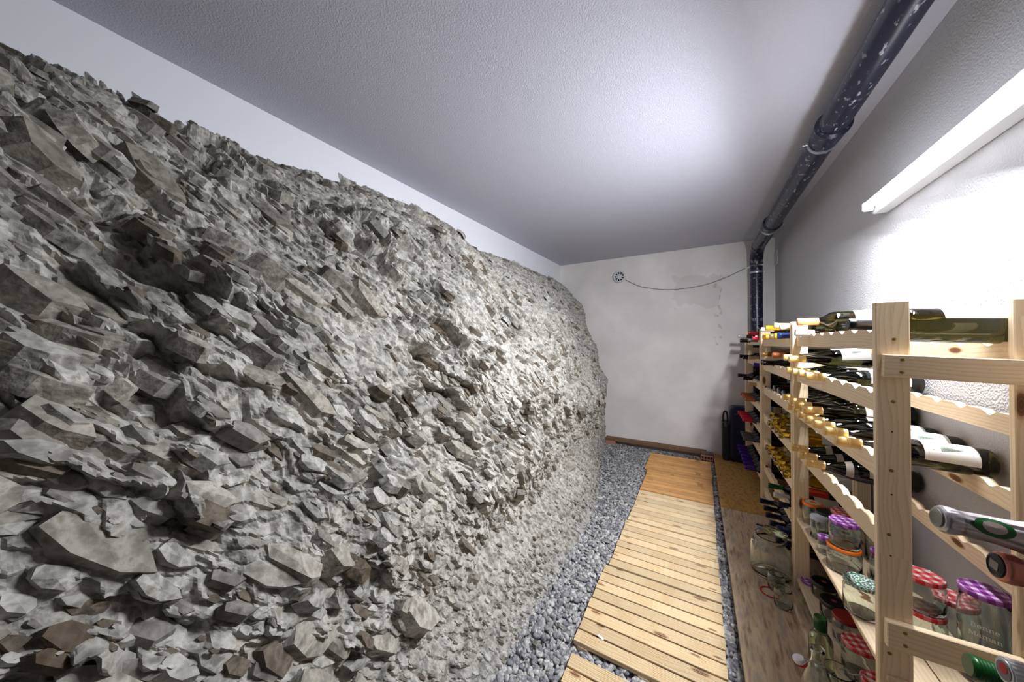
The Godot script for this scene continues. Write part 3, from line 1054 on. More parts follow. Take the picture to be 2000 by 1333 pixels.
func bottles() -> void:
	# near bay, top row
	run("on the near bay's top rail", "wide olive bottle with black capsule", "", [1.365], 0.058, "wide", M.olive, "foil", M.blackcap, M.label, -0.014, 0.40)
	run("over the near bay's top rail", "olive bottle with peach-orange capsule", "", [1.965], 0.101, "shoulder", M.olive, "foil", M.peach, M.label, 0.005, 0.40)
	run("on the near bay's top rail", "bottle with silver-white screw cap", "", [1.995], 0.054, "shoulder", M.olive, "screw_plain", M.silver, M.label_plain, -0.018, 0.40)
	run("beside the orange capsule", "bottle with plain cream capsule", "", [2.31], 0.092, "shoulder", M.olive, "foil", M.cream, M.label_plain, 0.005, 0.40)
	# near bay, second row: four below, two above
	run("on the second rail", "gold-capped dark bottle", "gold-capped bottles on the second rail", [1.817, 1.929, 2.039, 2.153], -0.137, "slope", M.olive, "screw", M.gold, M.label, -0.018)
	run("stacked above the second rail", "gold-capped dark bottle", "gold-capped bottles on the second rail", [2.108, 2.225], -0.076, "slope", M.olive, "screw", M.gold, M.label, 0.013)
	# third row: eight below (the first is hidden by the post), four above
	run("lower on the third rail", "gold-capped dark bottle", "gold-capped bottles on the third rail", [1.480, 1.615, 1.737, 1.837, 1.943, 2.054, 2.165], -0.325, "slope", M.olive, "screw", M.gold, M.label, -0.018)
	run("stacked over the third rail", "gold-capped dark bottle", "gold-capped bottles on the third rail", [1.870, 2.001, 2.125, 2.255], -0.293, "slope", M.olive, "screw", M.gold, M.label, 0.013)
	# fourth row: three with grey neck labels
	run("on the fourth rail", "gold-capped black bottle with neck label", "gold-capped bottles on the fourth rail", [1.85, 1.952, 2.08], -0.517, "slope", M.black_glass, "screw", M.gold, M.label_grey, -0.018, 0.40, "the front post", M.label_grey)
	# middle bay, top: a jumble of capsules
	var mid := [[1487.5, "white and navy capsule", M.whitecap, 0.105, 2.93, "top"], [1496, "yellow capsule", M.yellow, 0.110, 2.74, "top"], [1510, "pinkish white capsule", M.cream, 0.112, 2.50, "top"],
		[0, "pink-red capsule", M.pinkred, 0.047, 3.33, "front edge"], [0, "slim yellow capsule", M.yellow, 0.047, 2.87, "front edge"], [0, "tan capsule", M.beige, 0.047, 2.62, "front edge"], [0, "broad yellow capsule", M.yellow, 0.045, 2.49, "front edge"], [0, "blue capsule", M.bluecap, 0.048, 2.375, "front edge"], [0, "golden yellow capsule", M.yellow, 0.047, 2.74, "front edge"]]
	for m in mid:
		run("at the middle bay's " + m[5], "bottle with " + m[1], "", [m[4]], m[3], "shoulder", M.black_glass, "foil", m[2], M.label_plain if m[3] > 0.1 else null, 0.0 if m[3] < 0.1 else -0.02, 0.40, "the top rail")
	# middle bay, second row
	run("on the middle bay's second rail", "bottle with long dark brown capsule", "", [2.83], -0.135, "slope", M.black_glass, "foil", M.blackcap, null, -0.018, 0.40, "the thin post")
	run("on the middle bay's second rail", "bottle with short navy capsule", "", [2.95], -0.135, "slope", M.black_glass, "foil", M.navy, null, -0.018, 0.40, "the far frame")
	run("over the middle second rail", "bottle wrapped in brown paper", "", [2.90], -0.075, "slope", M.brownpaper, "foil", M.brownpaper, null, 0.0, 0.40, "the far frame")
	run("over the middle second rail", "bottle with bronze capsule", "", [2.52], -0.072, "slope", M.black_glass, "foil", M.copper, null, 0.0, 0.40, "the gold caps")
	# middle bay, third row: bottoms towards the aisle
	for i in 4:
		var t := bottle("wine_bottle", "black bottle lying bottom outwards on the middle third rail, " + ORD[i] + " the gold caps", "reversed bottles of the middle bay", Vector3(0.725, -0.345, -2.52 - 0.14 * i), "shoulder", M.black_glass, "foil", M.blackcap, M.label_plain if i % 2 == 0 else null)
		t.transform = Transform3D(Basis.from_euler(Vector3(0, 0, -PI / 2)), Vector3(0.47, -0.34, -2.52 - 0.14 * i))
	# middle bay, golden wine in clear bottles
	run("on the middle bay's fourth rail", "golden wine bottle", "golden wine bottles of the middle bay", [2.46, 2.57, 2.68, 2.79], -0.545, "shoulder", M.amber, "stopper", M.clear, M.label_plain, -0.018, 0.415, "the middle post")
	run("stacked over the fourth rail", "golden wine bottle", "golden wine bottles of the middle bay", [2.64, 2.78], -0.49, "shoulder", M.amber, "stopper", M.clear, M.label_plain, 0.0, 0.415, "the middle post")
	run("on the middle bay's fifth rail", "golden wine bottle", "golden wine bottles on the fifth rail", [2.36, 2.46, 2.57, 2.68, 2.79, 2.90], -0.745, "shoulder", M.amber, "stopper", M.clear, M.label_plain, -0.018, 0.415, "the middle post")
	# middle bay, sixth row
	run("on the middle bay's sixth rail", "bottle with green capsule", "", [2.73], -0.955, "shoulder", M.black_glass, "foil", M.greencap, M.label_red, -0.018, 0.405, "the jars' shelf")
	run("on the middle bay's sixth rail", "olive bottle with white capsule", "", [2.58], -0.955, "shoulder", M.olive, "foil", M.whitecap, M.label_plain, -0.018, 0.41, "the jars' shelf")
	run("on the middle bay's sixth rail", "bottle with long dark capsule", "", [2.45], -0.955, "shoulder", M.black_glass, "foil", M.navy, M.label_red, -0.018, 0.41, "the jars' shelf")
	run("on the middle bay's sixth rail", "bottle with cream ribbed capsule", "", [2.345], -0.97, "shoulder", M.olive, "foil", M.cream, M.label_plain, -0.018, 0.44, "the jars' shelf")
	run("on the middle bay's lowest rail", "navy-capped bottle", "navy capsule bottles near the floor", [2.36, 2.46, 2.57, 2.68, 2.79, 2.90], -1.135, "shoulder", M.black_glass, "foil", M.navy, M.label_blue, -0.018, 0.385, "the middle post")
	run("stacked over the lowest rail", "bottle with bright blue capsule", "", [2.41], -1.085, "shoulder", M.black_glass, "screw_plain", M.label_blue, M.label_plain, 0.0, 0.40, "the middle post")
	# far bay
	var far := [["on top of the far bay", "bottle with silver capsule", 4.05, 0.082, M.silver, 0.36], ["on top of the far bay", "bottle with dark red foil", 3.60, 0.098, M.redcap, 0.40], ["on the far bay's top rail", "bottle with black and red capsule", 3.98, 0.032, M.blackcap, 0.37], ["on the far bay's top rail", "bottle with dark grey capsule", 3.52, 0.032, M.greycap, 0.39],
		["on the far bay's second rail", "bottle with black capsule", 4.02, -0.128, M.blackcap, 0.37], ["on the far bay's second rail", "bottle with navy capsule", 3.86, -0.132, M.navy, 0.38], ["on the far bay's second rail", "bottle with beige capsule", 3.64, -0.128, M.beige, 0.40], ["low at the far bay's second rail", "bottle with purple capsule", 3.42, -0.18, M.purple, 0.41],
		["on the far bay's third rail", "bottle with black stopper", 4.05, -0.325, M.blackcap, 0.355], ["on the far bay's third rail", "bottle with dark brown capsule", 3.82, -0.335, M.blackcap, 0.38], ["on the far bay's third rail", "bottle with olive-green capsule", 3.60, -0.365, M.beige, 0.40]]
	for f in far:
		run(f[0], f[1], "", [f[2]], f[3], "shoulder", M.black_glass, "foil", f[4], null, -0.018, f[5], "the back wall")
	run("on the far bay's fourth rail", "copper-capped bottle", "copper capsule bottles of the far bay", [3.66, 3.78, 3.90, 4.02], -0.515, "shoulder", M.black_glass, "foil", M.copper, null, -0.018, 0.375, "the third post")
	run("on the far bay's fifth rail", "red-capped bottle", "red capsule bottles of the far bay", [3.62, 3.74, 3.86, 3.98], -0.700, "shoulder", M.black_glass, "foil", M.pinkred, null, -0.018, 0.355, "the third post")
	run("on the far bay's sixth rail", "grey-capped bottle", "grey capsule bottles of the far bay", [3.66, 3.78, 3.90], -0.885, "shoulder", M.black_glass, "foil", M.greycap, null, -0.018, 0.36, "the third post")
	run("on the far bay's lowest rail", "violet-capped bottle", "violet capsule bottles of the far bay", [3.46, 3.57, 3.68, 3.79, 3.90, 4.01, 4.12], -1.085, "shoulder", M.black_glass, "foil", M.purple, null, -0.018, 0.355, "the third post")

func foreground_bottles() -> void:
	# champagne bottle with crumpled silver foil and a green oval seal
	var t := thing("sparkling_wine_bottle", "bottle neck in crumpled silver foil with a green oval seal at the right edge", "bottle")
	var tip := Vector3(0.377, -0.318, -0.896)
	var dir := Vector3(-1, 0.10, 0.05).normalized()             # from bottom to mouth
	lay(t, tip, dir, 0.325)
	part("glass_body", cached_lathe("bottle_champagne", bottle_profile("champagne"), 24), M.black_glass, t)
	part("foil", crumpled_foil(pv([0.0425, 0.170, 0.0340, 0.195, 0.0272, 0.220, 0.0228, 0.245, 0.0205, 0.270, 0.0200, 0.300, 0.0225, 0.305, 0.0225, 0.321, 0.0195, 0.325, 0.0, 0.325]), 64, 0.0021, 3), mat(Color(0.74, 0.71, 0.72), 0.3, 0.75), t)
	part("muselet_cap", lathe(pv([0.0, 0.325, 0.016, 0.325, 0.0165, 0.328, 0.012, 0.3295, 0.010, 0.328, 0, 0.3285]), 20), mat(Color(0.55, 0.54, 0.50), 0.4, 0.6), t)
	var seal := seal_mesh(0.0012, 0.272, 0.022, 0.66, 0.62, 1.0)
	part("oval_seal", seal, M.greencap, t, Vector3.ZERO, Vector3(0, 0, 0))
	part("seal_centre", seal_mesh(0.0015, 0.272, 0.022, 0.66, 0.0, 0.60), mat(Color(0.70, 0.62, 0.60), 0.4, 0.4), t)
	# rose foil
	var t2 := thing("sparkling_wine_bottle", "bottle neck in pink copper foil with a dark round end at the right edge", "bottle")
	lay(t2, Vector3(0.440, -0.380, -0.892), Vector3(-1, 0.10, 0.0).normalized(), 0.325)
	part("glass_body", cached_lathe("bottle_champagne", bottle_profile("champagne"), 24), M.black_glass, t2)
	part("foil", crumpled_foil(pv([0.0392, 0.205, 0.0302, 0.235, 0.0236, 0.262, 0.0205, 0.285, 0.0205, 0.300, 0.0235, 0.305, 0.0235, 0.321, 0.0205, 0.3245, 0.0175, 0.325]), 40, 0.0014, 7), mat(Color(0.80, 0.50, 0.42), 0.35, 0.6), t2)
	part("muselet_cap", lathe(pv([0.0, 0.325, 0.019, 0.325, 0.019, 0.327, 0.015, 0.3285, 0.0145, 0.3275, 0, 0.3275]), 20), mat(Color(0.09, 0.08, 0.11), 0.4, 0.4), t2)
	part("end_emblem", box_mesh(Vector3(0.014, 0.0012, 0.018), 0.0004), mat(Color(0.55, 0.50, 0.48), 0.5, 0.3), t2, Vector3(0, 0.3278, 0))
	# green ribbed cap
	var t3 := bottle("wine_bottle", "bottle with long ribbed green screw cap at the lower right", "", Vector3.ZERO, "slope", M.black_glass, "screw", M.greencap)
	lay(t3, Vector3(0.428, -0.592, -0.935), Vector3(-1, 0.10, -0.05).normalized(), 0.325)
	var ridges := PackedVector2Array([Vector2(0.0168, 0.250)])
	for i in 16:
		ridges.append(Vector2(0.0190, 0.252 + i * 0.0044)); ridges.append(Vector2(0.0180, 0.254 + i * 0.0044))
	ridges.append(Vector2(0.0185, 0.324)); ridges.append(Vector2(0.017, 0.3262)); ridges.append(Vector2(0, 0.3262))
	part("ribbed_sleeve", lathe(ridges, 26), M.greencap, t3)
	# white cap in front of it
	var t4 := bottle("wine_bottle", "bottle with white knurled cap in the bottom right corner", "", Vector3.ZERO, "slope", M.olive, "screw_plain", M.silver)
	lay(t4, Vector3(0.412, -0.512, -0.822), Vector3(-1, 0.06, 0.05).normalized(), 0.325)
	var knurl := []
	for i in 40:
		var a := TAU * i / 40.0
		knurl.append(Vector2(cos(a), sin(a)) * (0.0190 if i % 2 == 0 else 0.0182))
	part("knurled_ring", slab_mesh(PackedVector2Array(knurl), 0.022, 0.0), M.silver, t4, Vector3(0, 0.313, 0), Vector3(90, 0, 0))
	part("cap_print", lathe(pv([0, 0.3258, 0.013, 0.3258, 0.013, 0.3264, 0, 0.3264]), 18), mat(Color(0.45, 0.40, 0.42), 0.5), t4)
	part("cap_print", lathe(pv([0, 0.3262, 0.007, 0.3262, 0.007, 0.3268, 0, 0.3268]), 14), M.rubber, t4, Vector3(0.003, 0, 0))
	var t5 := bottle("wine_bottle", "black-capped bottle cut off by the right edge above the silver foil", "", Vector3.ZERO, "shoulder", M.black_glass, "foil", M.blackcap)
	lay(t5, Vector3(0.575, -0.42, -1.11), Vector3(-1, 0.03, 0.0).normalized(), 0.325)

func lay(t: Node3D, tip: Vector3, dir: Vector3, len_: float) -> void:
	var z := Vector3(0, 0, 1)
	z = (z - dir * z.dot(dir)).normalized()
	var x := dir.cross(z)
	t.transform = Transform3D(Basis(x, dir, z), tip - dir * len_)

func crumpled_foil(prof: PackedVector2Array, segs: int, amp: float, seed_: int) -> ArrayMesh:
	var n := FastNoiseLite.new(); n.seed = seed_; n.frequency = 1.0; n.fractal_octaves = 2
	var fine := PackedVector2Array()
	for i in prof.size() - 1:
		for j in 4:
			fine.append(prof[i].lerp(prof[i + 1], j / 4.0))
	fine.append(prof[prof.size() - 1])
	var m := lathe(fine, segs, 0.0, TAU, -1.0)
	var arr := m.surface_get_arrays(0)
	var v: PackedVector3Array = arr[Mesh.ARRAY_VERTEX]
	for i in v.size():
		var r := Vector2(v[i].x, v[i].z)
		var ang := r.angle()
		var k := clampf((v[i].y - 0.20) / 0.05, 0.0, 1.0) * clampf((0.323 - v[i].y) / 0.01, 0.0, 1.0)
		var w := n.get_noise_3d(cos(ang) * 3.2, sin(ang) * 3.2, v[i].y * 14.0) + 0.5 * sin(ang * 11.0 + v[i].y * 60.0)
		r = r * (1.0 + k * amp / maxf(r.length(), 0.004) * w)
		v[i] = Vector3(r.x, v[i].y, r.y)
	arr[Mesh.ARRAY_VERTEX] = v
	var st := SurfaceTool.new()
	arr[Mesh.ARRAY_NORMAL] = null
	var tmp := ArrayMesh.new()
	tmp.add_surface_from_arrays(Mesh.PRIMITIVE_TRIANGLES, arr)
	st.create_from(tmp, 0)
	st.generate_normals()
	return st.commit()

# an oval patch bent round a neck: radius, height on the bottle, half height, half angle; inner..outer share of the oval
func seal_mesh(r: float, y: float, hy: float, ha: float, f0: float, f1: float) -> ArrayMesh:
	var v := PackedVector3Array()
	var at := func(f: float, a: float, rr: float) -> Vector3:
		var th := 1.05 + cos(a) * ha * f
		var yy := y + sin(a) * hy * f
		var q := rr + lerpf(0.0245, 0.0225, clampf((yy - 0.245) / 0.03, 0.0, 1.0))
		return Vector3(cos(th) * q, yy, sin(th) * q)
	for i in 28:
		var a0 := TAU * i / 28.0; var a1 := TAU * (i + 1) / 28.0
		var p: Array = [at.call(f0, a0, r), at.call(f1, a0, r), at.call(f1, a1, r), at.call(f0, a1, r)]
		var mid := Vector3(0, y, 0)
		out_tri(v, p[0], p[1], p[2], mid); out_tri(v, p[0], p[2], p[3], mid)
	return flat_mesh(v)

# ==================================================================== jars
func jar(called: String, label: String, at: Vector3, r: float, h: float, lid: Material, group := "", facets := 24, lid_h := 0.014) -> Node3D:
	var t := thing(called, label, "jar", at, group)
	var key := "jar%s%s%d" % [r, h, facets]
	var nr := r * 0.90
	part("glass_body", cached_lathe(key, pv([0, 0.004, r * 0.80, 0.003, r * 0.86, 0.0, r * 0.96, 0.004, r, 0.012, r, h * 0.72, r * 0.985, h * 0.80, nr, h * 0.88, nr, h - 0.004, nr - 0.003, h, nr - 0.004, h - 0.004, nr - 0.0035, h * 0.87, r * 0.94, h * 0.78, r * 0.945, 0.014, r * 0.86, 0.008, 0, 0.007]), facets), M.clear, t)
	if lid:
		var lr := nr + 0.0035
		part("lid", cached_lathe("lid%s%s" % [r, lid_h], pv([lr - 0.002, 0, lr, 0.0005, lr + 0.0005, lid_h * 0.75, lr - 0.0015, lid_h, lr * 0.86, lid_h, lr * 0.84, lid_h - 0.0015, 0, lid_h - 0.001]), 32), lid, t, Vector3(0, h - lid_h + 0.003, 0), Vector3(0, rng.randf_range(-20, 20), 0))
	return t

func jars() -> void:
	var s := -0.92
	var j := jar("glass_jar", "clear jar with orange-rimmed pale lid on the upper shelf against the middle post", Vector3(0.503, s, -2.185), 0.040, 0.105, M.orange_plastic)
	part("lid_print", lathe(pv([0, 0, 0.030, 0, 0.030, 0.001, 0.016, 0.0012, 0.014, 0.0012, 0, 0.0012]), 24), mat(Color(0.80, 0.84, 0.72), 0.4), j, Vector3(0, 0.1075, 0))
	part("lid_print", lathe(pv([0, 0, 0.014, 0, 0.013, 0.001, 0, 0.001]), 18), M.orange_plastic, j, Vector3(0, 0.1085, 0))
	jar("glass_jar", "clear jar with dark green lid on the upper shelf", Vector3(0.530, s, -2.085), 0.040, 0.110, mat(Color(0.02, 0.13, 0.11), 0.3))
	jar("glass_jar", "six-sided clear jar with grey-white lid on the upper shelf", Vector3(0.492, s, -2.035), 0.033, 0.100, mat(Color(0.74, 0.74, 0.76), 0.35), "", 6)
	jar("glass_jar", "tall clear jar with red checked lid behind the white-lidded jar on the upper shelf", Vector3(0.563, s, -1.985), 0.045, 0.165, M.red_check)
	var lower := jar("glass_jar", "wide clear jar with bright orange ring lid on the upper shelf, under a purple-lidded jar", Vector3(0.508, s, -1.80), 0.052, 0.098, M.orange_plastic, "", 24, 0.012)
	part("lid_print", lathe(pv([0, 0, 0.040, 0, 0.040, 0.001, 0, 0.0012]), 24), mat(Color(0.45, 0.26, 0.14), 0.5), lower, Vector3(0, 0.0995, 0))
	jar("glass_jar", "clear faceted jar with purple checked lid standing on the orange-lidded jar", Vector3(0.510, s + 0.1015, -1.80), 0.047, 0.098, M.purple_check, "", 14)
	jar("glass_jar", "small clear jar with purple checked lid left of the orange-lidded jar", Vector3(0.478, s, -1.905), 0.024, 0.072, M.purple_check)
	jar("glass_jar", "clear jar with purple checked lid on the upper shelf beside the front post", Vector3(0.620, s, -1.78), 0.045, 0.115, M.purple_check)
	jar("glass_jar", "clear jar with green leafy lid on the upper shelf by the front post", Vector3(0.478, s, -1.545), 0.045, 0.108, M.leafy)
	jar("glass_jar", "clear jar with purple checked lid at the back of the upper shelf", Vector3(0.655, s, -1.93), 0.045, 0.19, M.purple_check)
	# right of the front post
	jar("glass_jar", "red-lidded clear jar right of the front post, lower of a stack of two", Vector3(0.588, s, -1.475), 0.047, 0.112, M.red_check)
	jar("glass_jar", "red-lidded faceted jar right of the front post, upper of a stack of two", Vector3(0.588, s + 0.1155, -1.475), 0.046, 0.098, M.red_check, "", 14)
	jar("glass_jar", "clear jar with red checked lid against the wall behind the red-lidded stack", Vector3(0.668, s, -1.51), 0.044, 0.150, M.red_check)
	var w := jar("glass_jar", "tapering clear jar with purple checked lid and white script against the wall", Vector3(0.672, s, -1.405), 0.046, 0.245, M.purple_check)
	script_text(w)
	# lower shelf
	var s2 := -1.245
	jar("screw_top", "flat checked jar top lying upside down on the lower shelf", Vector3(0.497, s2, -2.215), 0.036, 0.012, M.purple_check)
	var black := mat(Color(0.02, 0.02, 0.03), 0.3)
	var a := jar("glass_jar", "low clear jar with black lid on the lower shelf, the farther of two", Vector3(0.530, s2, -2.13), 0.048, 0.072, black, "", 24, 0.022)
	var b := jar("glass_jar", "low clear jar with black lid on the lower shelf, the nearer of two", Vector3(0.526, s2, -1.985), 0.048, 0.078, black, "", 24, 0.022)
	for k in [a, b]:
		var h := 0.0755 if k == a else 0.0815
		part("lid_print", lathe(pv([0, 0, 0.010, 0, 0.009, 0.0006, 0, 0.0006]), 14), mat(Color(0.50, 0.22, 0.20), 0.5), k, Vector3(0, h - 0.001, 0))
	jar("glass_jar", "clear jar with gold lid and dark red rim on the lower shelf", Vector3(0.530, s2, -1.855), 0.044, 0.105, mat(Color(0.55, 0.10, 0.10), 0.35))
	jar("glass_jar", "wide clear jar with red checked lid on the lower shelf", Vector3(0.520, s2, -1.70), 0.050, 0.115, M.red_check)
	jar("glass_jar", "clear jar with red checked lid on the lower shelf half hidden by the front post", Vector3(0.512, s2, -1.53), 0.044, 0.12, M.red_check)

func script_text(w: Node3D) -> void:
	var f := SystemFont.new()
	f.font_names = PackedStringArray(["Droid Serif"])
	f.font_italic = true
	for k in [["Bonne", 0.165], ["Maman", 0.142]]:
		var tm := TextMesh.new()
		tm.text = k[0]; tm.font = f; tm.font_size = 18; tm.pixel_size = 0.0008; tm.depth = 0.0006
		part("script_print", tm, M.label_plain, w, Vector3(-0.020, k[1], 0.0425), Vector3(0, -25, 0))

func board_things() -> void:
	var fl := -1.30
	# the big swing-top jar with its lid tipped open
	var t := thing("preserving_jar", "large clear preserving jar with glass lid tipped open on the floor board", "jar", Vector3(0.352, fl, -2.31))
	part("glass_body", lathe(pv([0, 0.005, 0.072, 0.004, 0.080, 0.0, 0.090, 0.006, 0.094, 0.018, 0.094, 0.145, 0.090, 0.162, 0.078, 0.178, 0.071, 0.186, 0.070, 0.200, 0.074, 0.203, 0.074, 0.208, 0.066, 0.209, 0.064, 0.200, 0.066, 0.184, 0.084, 0.160, 0.088, 0.144, 0.088, 0.020, 0.080, 0.011, 0, 0.010]), 32), M.clear, t)
	part("glass_lid", lathe(pv([0, 0, 0.066, 0.0, 0.073, 0.003, 0.074, 0.010, 0.068, 0.014, 0.045, 0.016, 0.040, 0.019, 0, 0.019]), 32), M.greenish, t, Vector3(0.004, 0.226, -0.006), Vector3(-9, 0, -6))
	var loop := PackedVector3Array()
	for p in [[-0.050, 0.205], [-0.060, 0.150], [-0.020, 0.135], [-0.012, 0.190], [-0.030, 0.205]]:
		loop.append(Vector3(-0.075 + 0.0 * p[0], p[1], p[0] + 0.07))
	part("wire_clip", tube_mesh(loop, 0.0014, 6), M.steel, t)
	var ring := PackedVector3Array()
	for i in 28:
		ring.append(Vector3(cos(TAU * i / 28.0), 0, sin(TAU * i / 28.0)) * 0.0725 + Vector3.UP * 0.192)
	part("wire_band", tube_mesh(ring, 0.0014, 6, true), M.steel, t)
	# two small open jars
	jar("glass_jar", "small open clear jar on the floor board behind its twin", Vector3(0.352, fl, -2.165), 0.036, 0.085, null)
	jar("glass_jar", "small open clear jar on the floor board, nearer of the two", Vector3(0.360, fl, -2.045), 0.038, 0.088, null)
	var rim := part(numbered("jar_ring"), lathe(pv([0.036, 0, 0.041, 0, 0.0415, 0.004, 0.036, 0.004, 0.036, 0]), 28), M.rubber, self, Vector3(0.318, fl + 0.0005, -2.12))
	tag(rim, "thin red rubber jar ring lying beside the small open jars", "ring")
	# bottle with green cap
	var g := thing("empty_bottle", "pale green glass bottle with tall green screw cap on the floor board", "bottle", Vector3(0.420, fl, -1.735))
	part("glass_body", lathe(pv([0, 0.006, 0.030, 0, 0.036, 0.003, 0.0375, 0.012, 0.0375, 0.105, 0.034, 0.124, 0.024, 0.140, 0.0185, 0.150, 0.0175, 0.165, 0.0175, 0.195, 0, 0.195]), 26), M.greenish, g)
	var ridged := PackedVector2Array([Vector2(0.0185, 0.152)])
	for i in 7:
		ridged.append(Vector2(0.0205, 0.154 + i * 0.005)); ridged.append(Vector2(0.0200, 0.158 + i * 0.005))
	ridged.append(Vector2(0.0205, 0.193)); ridged.append(Vector2(0.0195, 0.201)); ridged.append(Vector2(0.018, 0.2025)); ridged.append(Vector2(0, 0.2022))
	part("screw_cap", lathe(ridged, 26), M.greencap, g)
	# swing-top bottle
	var s := thing("swing_top_bottle", "clear swing-top bottle with its white porcelain stopper hanging open at the bottom edge", "bottle", Vector3(0.355, fl, -1.50))
	part("glass_body", lathe(pv([0, 0.006, 0.034, 0, 0.041, 0.003, 0.043, 0.012, 0.043, 0.110, 0.038, 0.135, 0.027, 0.165, 0.020, 0.190, 0.0175, 0.205, 0.0175, 0.222, 0.0200, 0.224, 0.0205, 0.236, 0.0185, 0.240, 0.014, 0.240, 0.0135, 0.225, 0.0140, 0.205, 0.017, 0.188, 0.034, 0.135, 0.039, 0.110, 0.039, 0.014, 0, 0.010]), 28), M.clear, s)
	part("porcelain_stopper", lathe(pv([0, 0, 0.009, 0, 0.012, 0.004, 0.0165, 0.008, 0.018, 0.016, 0.0165, 0.021, 0, 0.023]), 20), M.porcelain, s, Vector3(-0.046, 0.168, 0.008), Vector3(0, 0, 22))
	part("rubber_ring", lathe(pv([0.012, 0, 0.0185, 0, 0.0190, 0.004, 0.012, 0.005]), 20), M.rubber, s, Vector3(-0.045, 0.171, 0.008), Vector3(0, 0, 22))
	var wire := PackedVector3Array()
	for p in [[-0.046, 0.180, 0.028], [-0.034, 0.198, 0.027], [-0.012, 0.212, 0.022], [0.010, 0.205, 0.021], [0.020, 0.192, 0.012], [0.018, 0.178, -0.004], [0.000, 0.170, -0.020], [-0.030, 0.178, -0.014], [-0.046, 0.182, -0.010]]:
		wire.append(Vector3(p[0], p[1], p[2]))
	part("wire_bail", tube_mesh(wire, 0.0013, 6), M.steel, s)
	# open jar by the front post and a loose wire
	jar("preserving_jar", "open clear jar on the floor board beside the swing-top bottle", Vector3(0.432, fl, -1.590), 0.047, 0.125, null)
	var w := PackedVector3Array()
	for i in 15:
		var q := i / 14.0
		w.append(Vector3(0.437, -1.175, -1.595).lerp(Vector3(0.462, -0.925, -1.270), q) + Vector3(0.004 * sin(q * 20.0), 0.006 * sin(q * 17.0), 0))
	var o := part(numbered("wire_handle"), tube_mesh(w, 0.0022, 8), M.steel, self)
	tag(o, "bent steel wire leaning from the open floor jar to the foot of the front post", "wire")

# ==================================================================== pipe and back wall
func pipe() -> void:
	var t := thing("drain_pipe", "dark blue-black drain pipe running under the ceiling and down the back corner", "pipe", Vector3(0.55, -1.30, -4.30))
	var m := mat(Color(0.055, 0.06, 0.085), 0.33)
	var sp := noise_tex(0.03, 4, [[0.0, Color(0.05, 0.06, 0.15)], [0.70, Color(0.065, 0.078, 0.18)], [0.76, Color(0.11, 0.11, 0.15)], [0.80, Color(0.60, 0.60, 0.64)], [1.0, Color(0.75, 0.75, 0.78)]], 71)
	m.albedo_color = Color.WHITE
	m.albedo_texture = sp
	m.uv1_triplanar = true; m.uv1_scale = Vector3(2.2, 1.6, 0.9)
	var o := -t.position
	var r := 0.056
	var pts := PackedVector3Array([Vector3(0.55, -1.29, -4.30), Vector3(0.55, 0.0, -4.30), Vector3(0.55, 0.84, -4.30)])
	for i in pts.size():
		pts[i] += o
	part("vertical_pipe", tube_mesh(pts, r, 28), m, t)
	var bend := PackedVector3Array()
	for i in 9:
		var a := PI / 2 * i / 8.0
		bend.append(o + Vector3(0.55, 0.86 + 0.16 * sin(a), -4.30 + 0.16 * (1.0 - cos(a))))
	part("elbow", tube_mesh(bend, r + 0.003, 28), m, t)
	var run_ := PackedVector3Array([o + Vector3(0.55, 1.02, -4.15), o + Vector3(0.55, 1.025, -2.17)])
	part("horizontal_pipe", tube_mesh(run_, r, 28), m, t)
	var run2 := PackedVector3Array([o + Vector3(0.55, 1.025, -2.19), o + Vector3(0.55, 1.03, 2.4)])
	part("horizontal_pipe", tube_mesh(run2, r, 28), m, t)
	# sockets and clamps
	for d in [2.06, 3.46]:
		part("socket", lathe(pv([r, -0.05, r + 0.006, -0.048, r + 0.008, 0.018, r + 0.012, 0.022, r + 0.012, 0.038, r + 0.007, 0.043, r, 0.05]), 28), m, t, o + Vector3(0.55, 1.024, -d), Vector3(90, 0, 0))
	var zinc := mat(Color(0.70, 0.71, 0.75), 0.35, 0.8)
	for c in [[Vector3(0.55, 1.024, -2.17), Vector3(90, 0, 0)], [Vector3(0.55, 1.022, -3.56), Vector3(90, 0, 0)], [Vector3(0.55, 0.772, -4.30), Vector3.ZERO]]:
		var k := part("clamp", lathe(pv([r + 0.0005, -0.010, r + 0.004, -0.010, r + 0.005, 0, r + 0.004, 0.010, r + 0.0005, 0.010]), 28), zinc, t, o + c[0], c[1])
		part("clamp_bolt", box_mesh(Vector3(0.022, 0.012, 0.010), 0.002), zinc, k, Vector3(-r - 0.012, 0, 0) if c[1] != Vector3.ZERO else Vector3(r + 0.012, 0, 0))

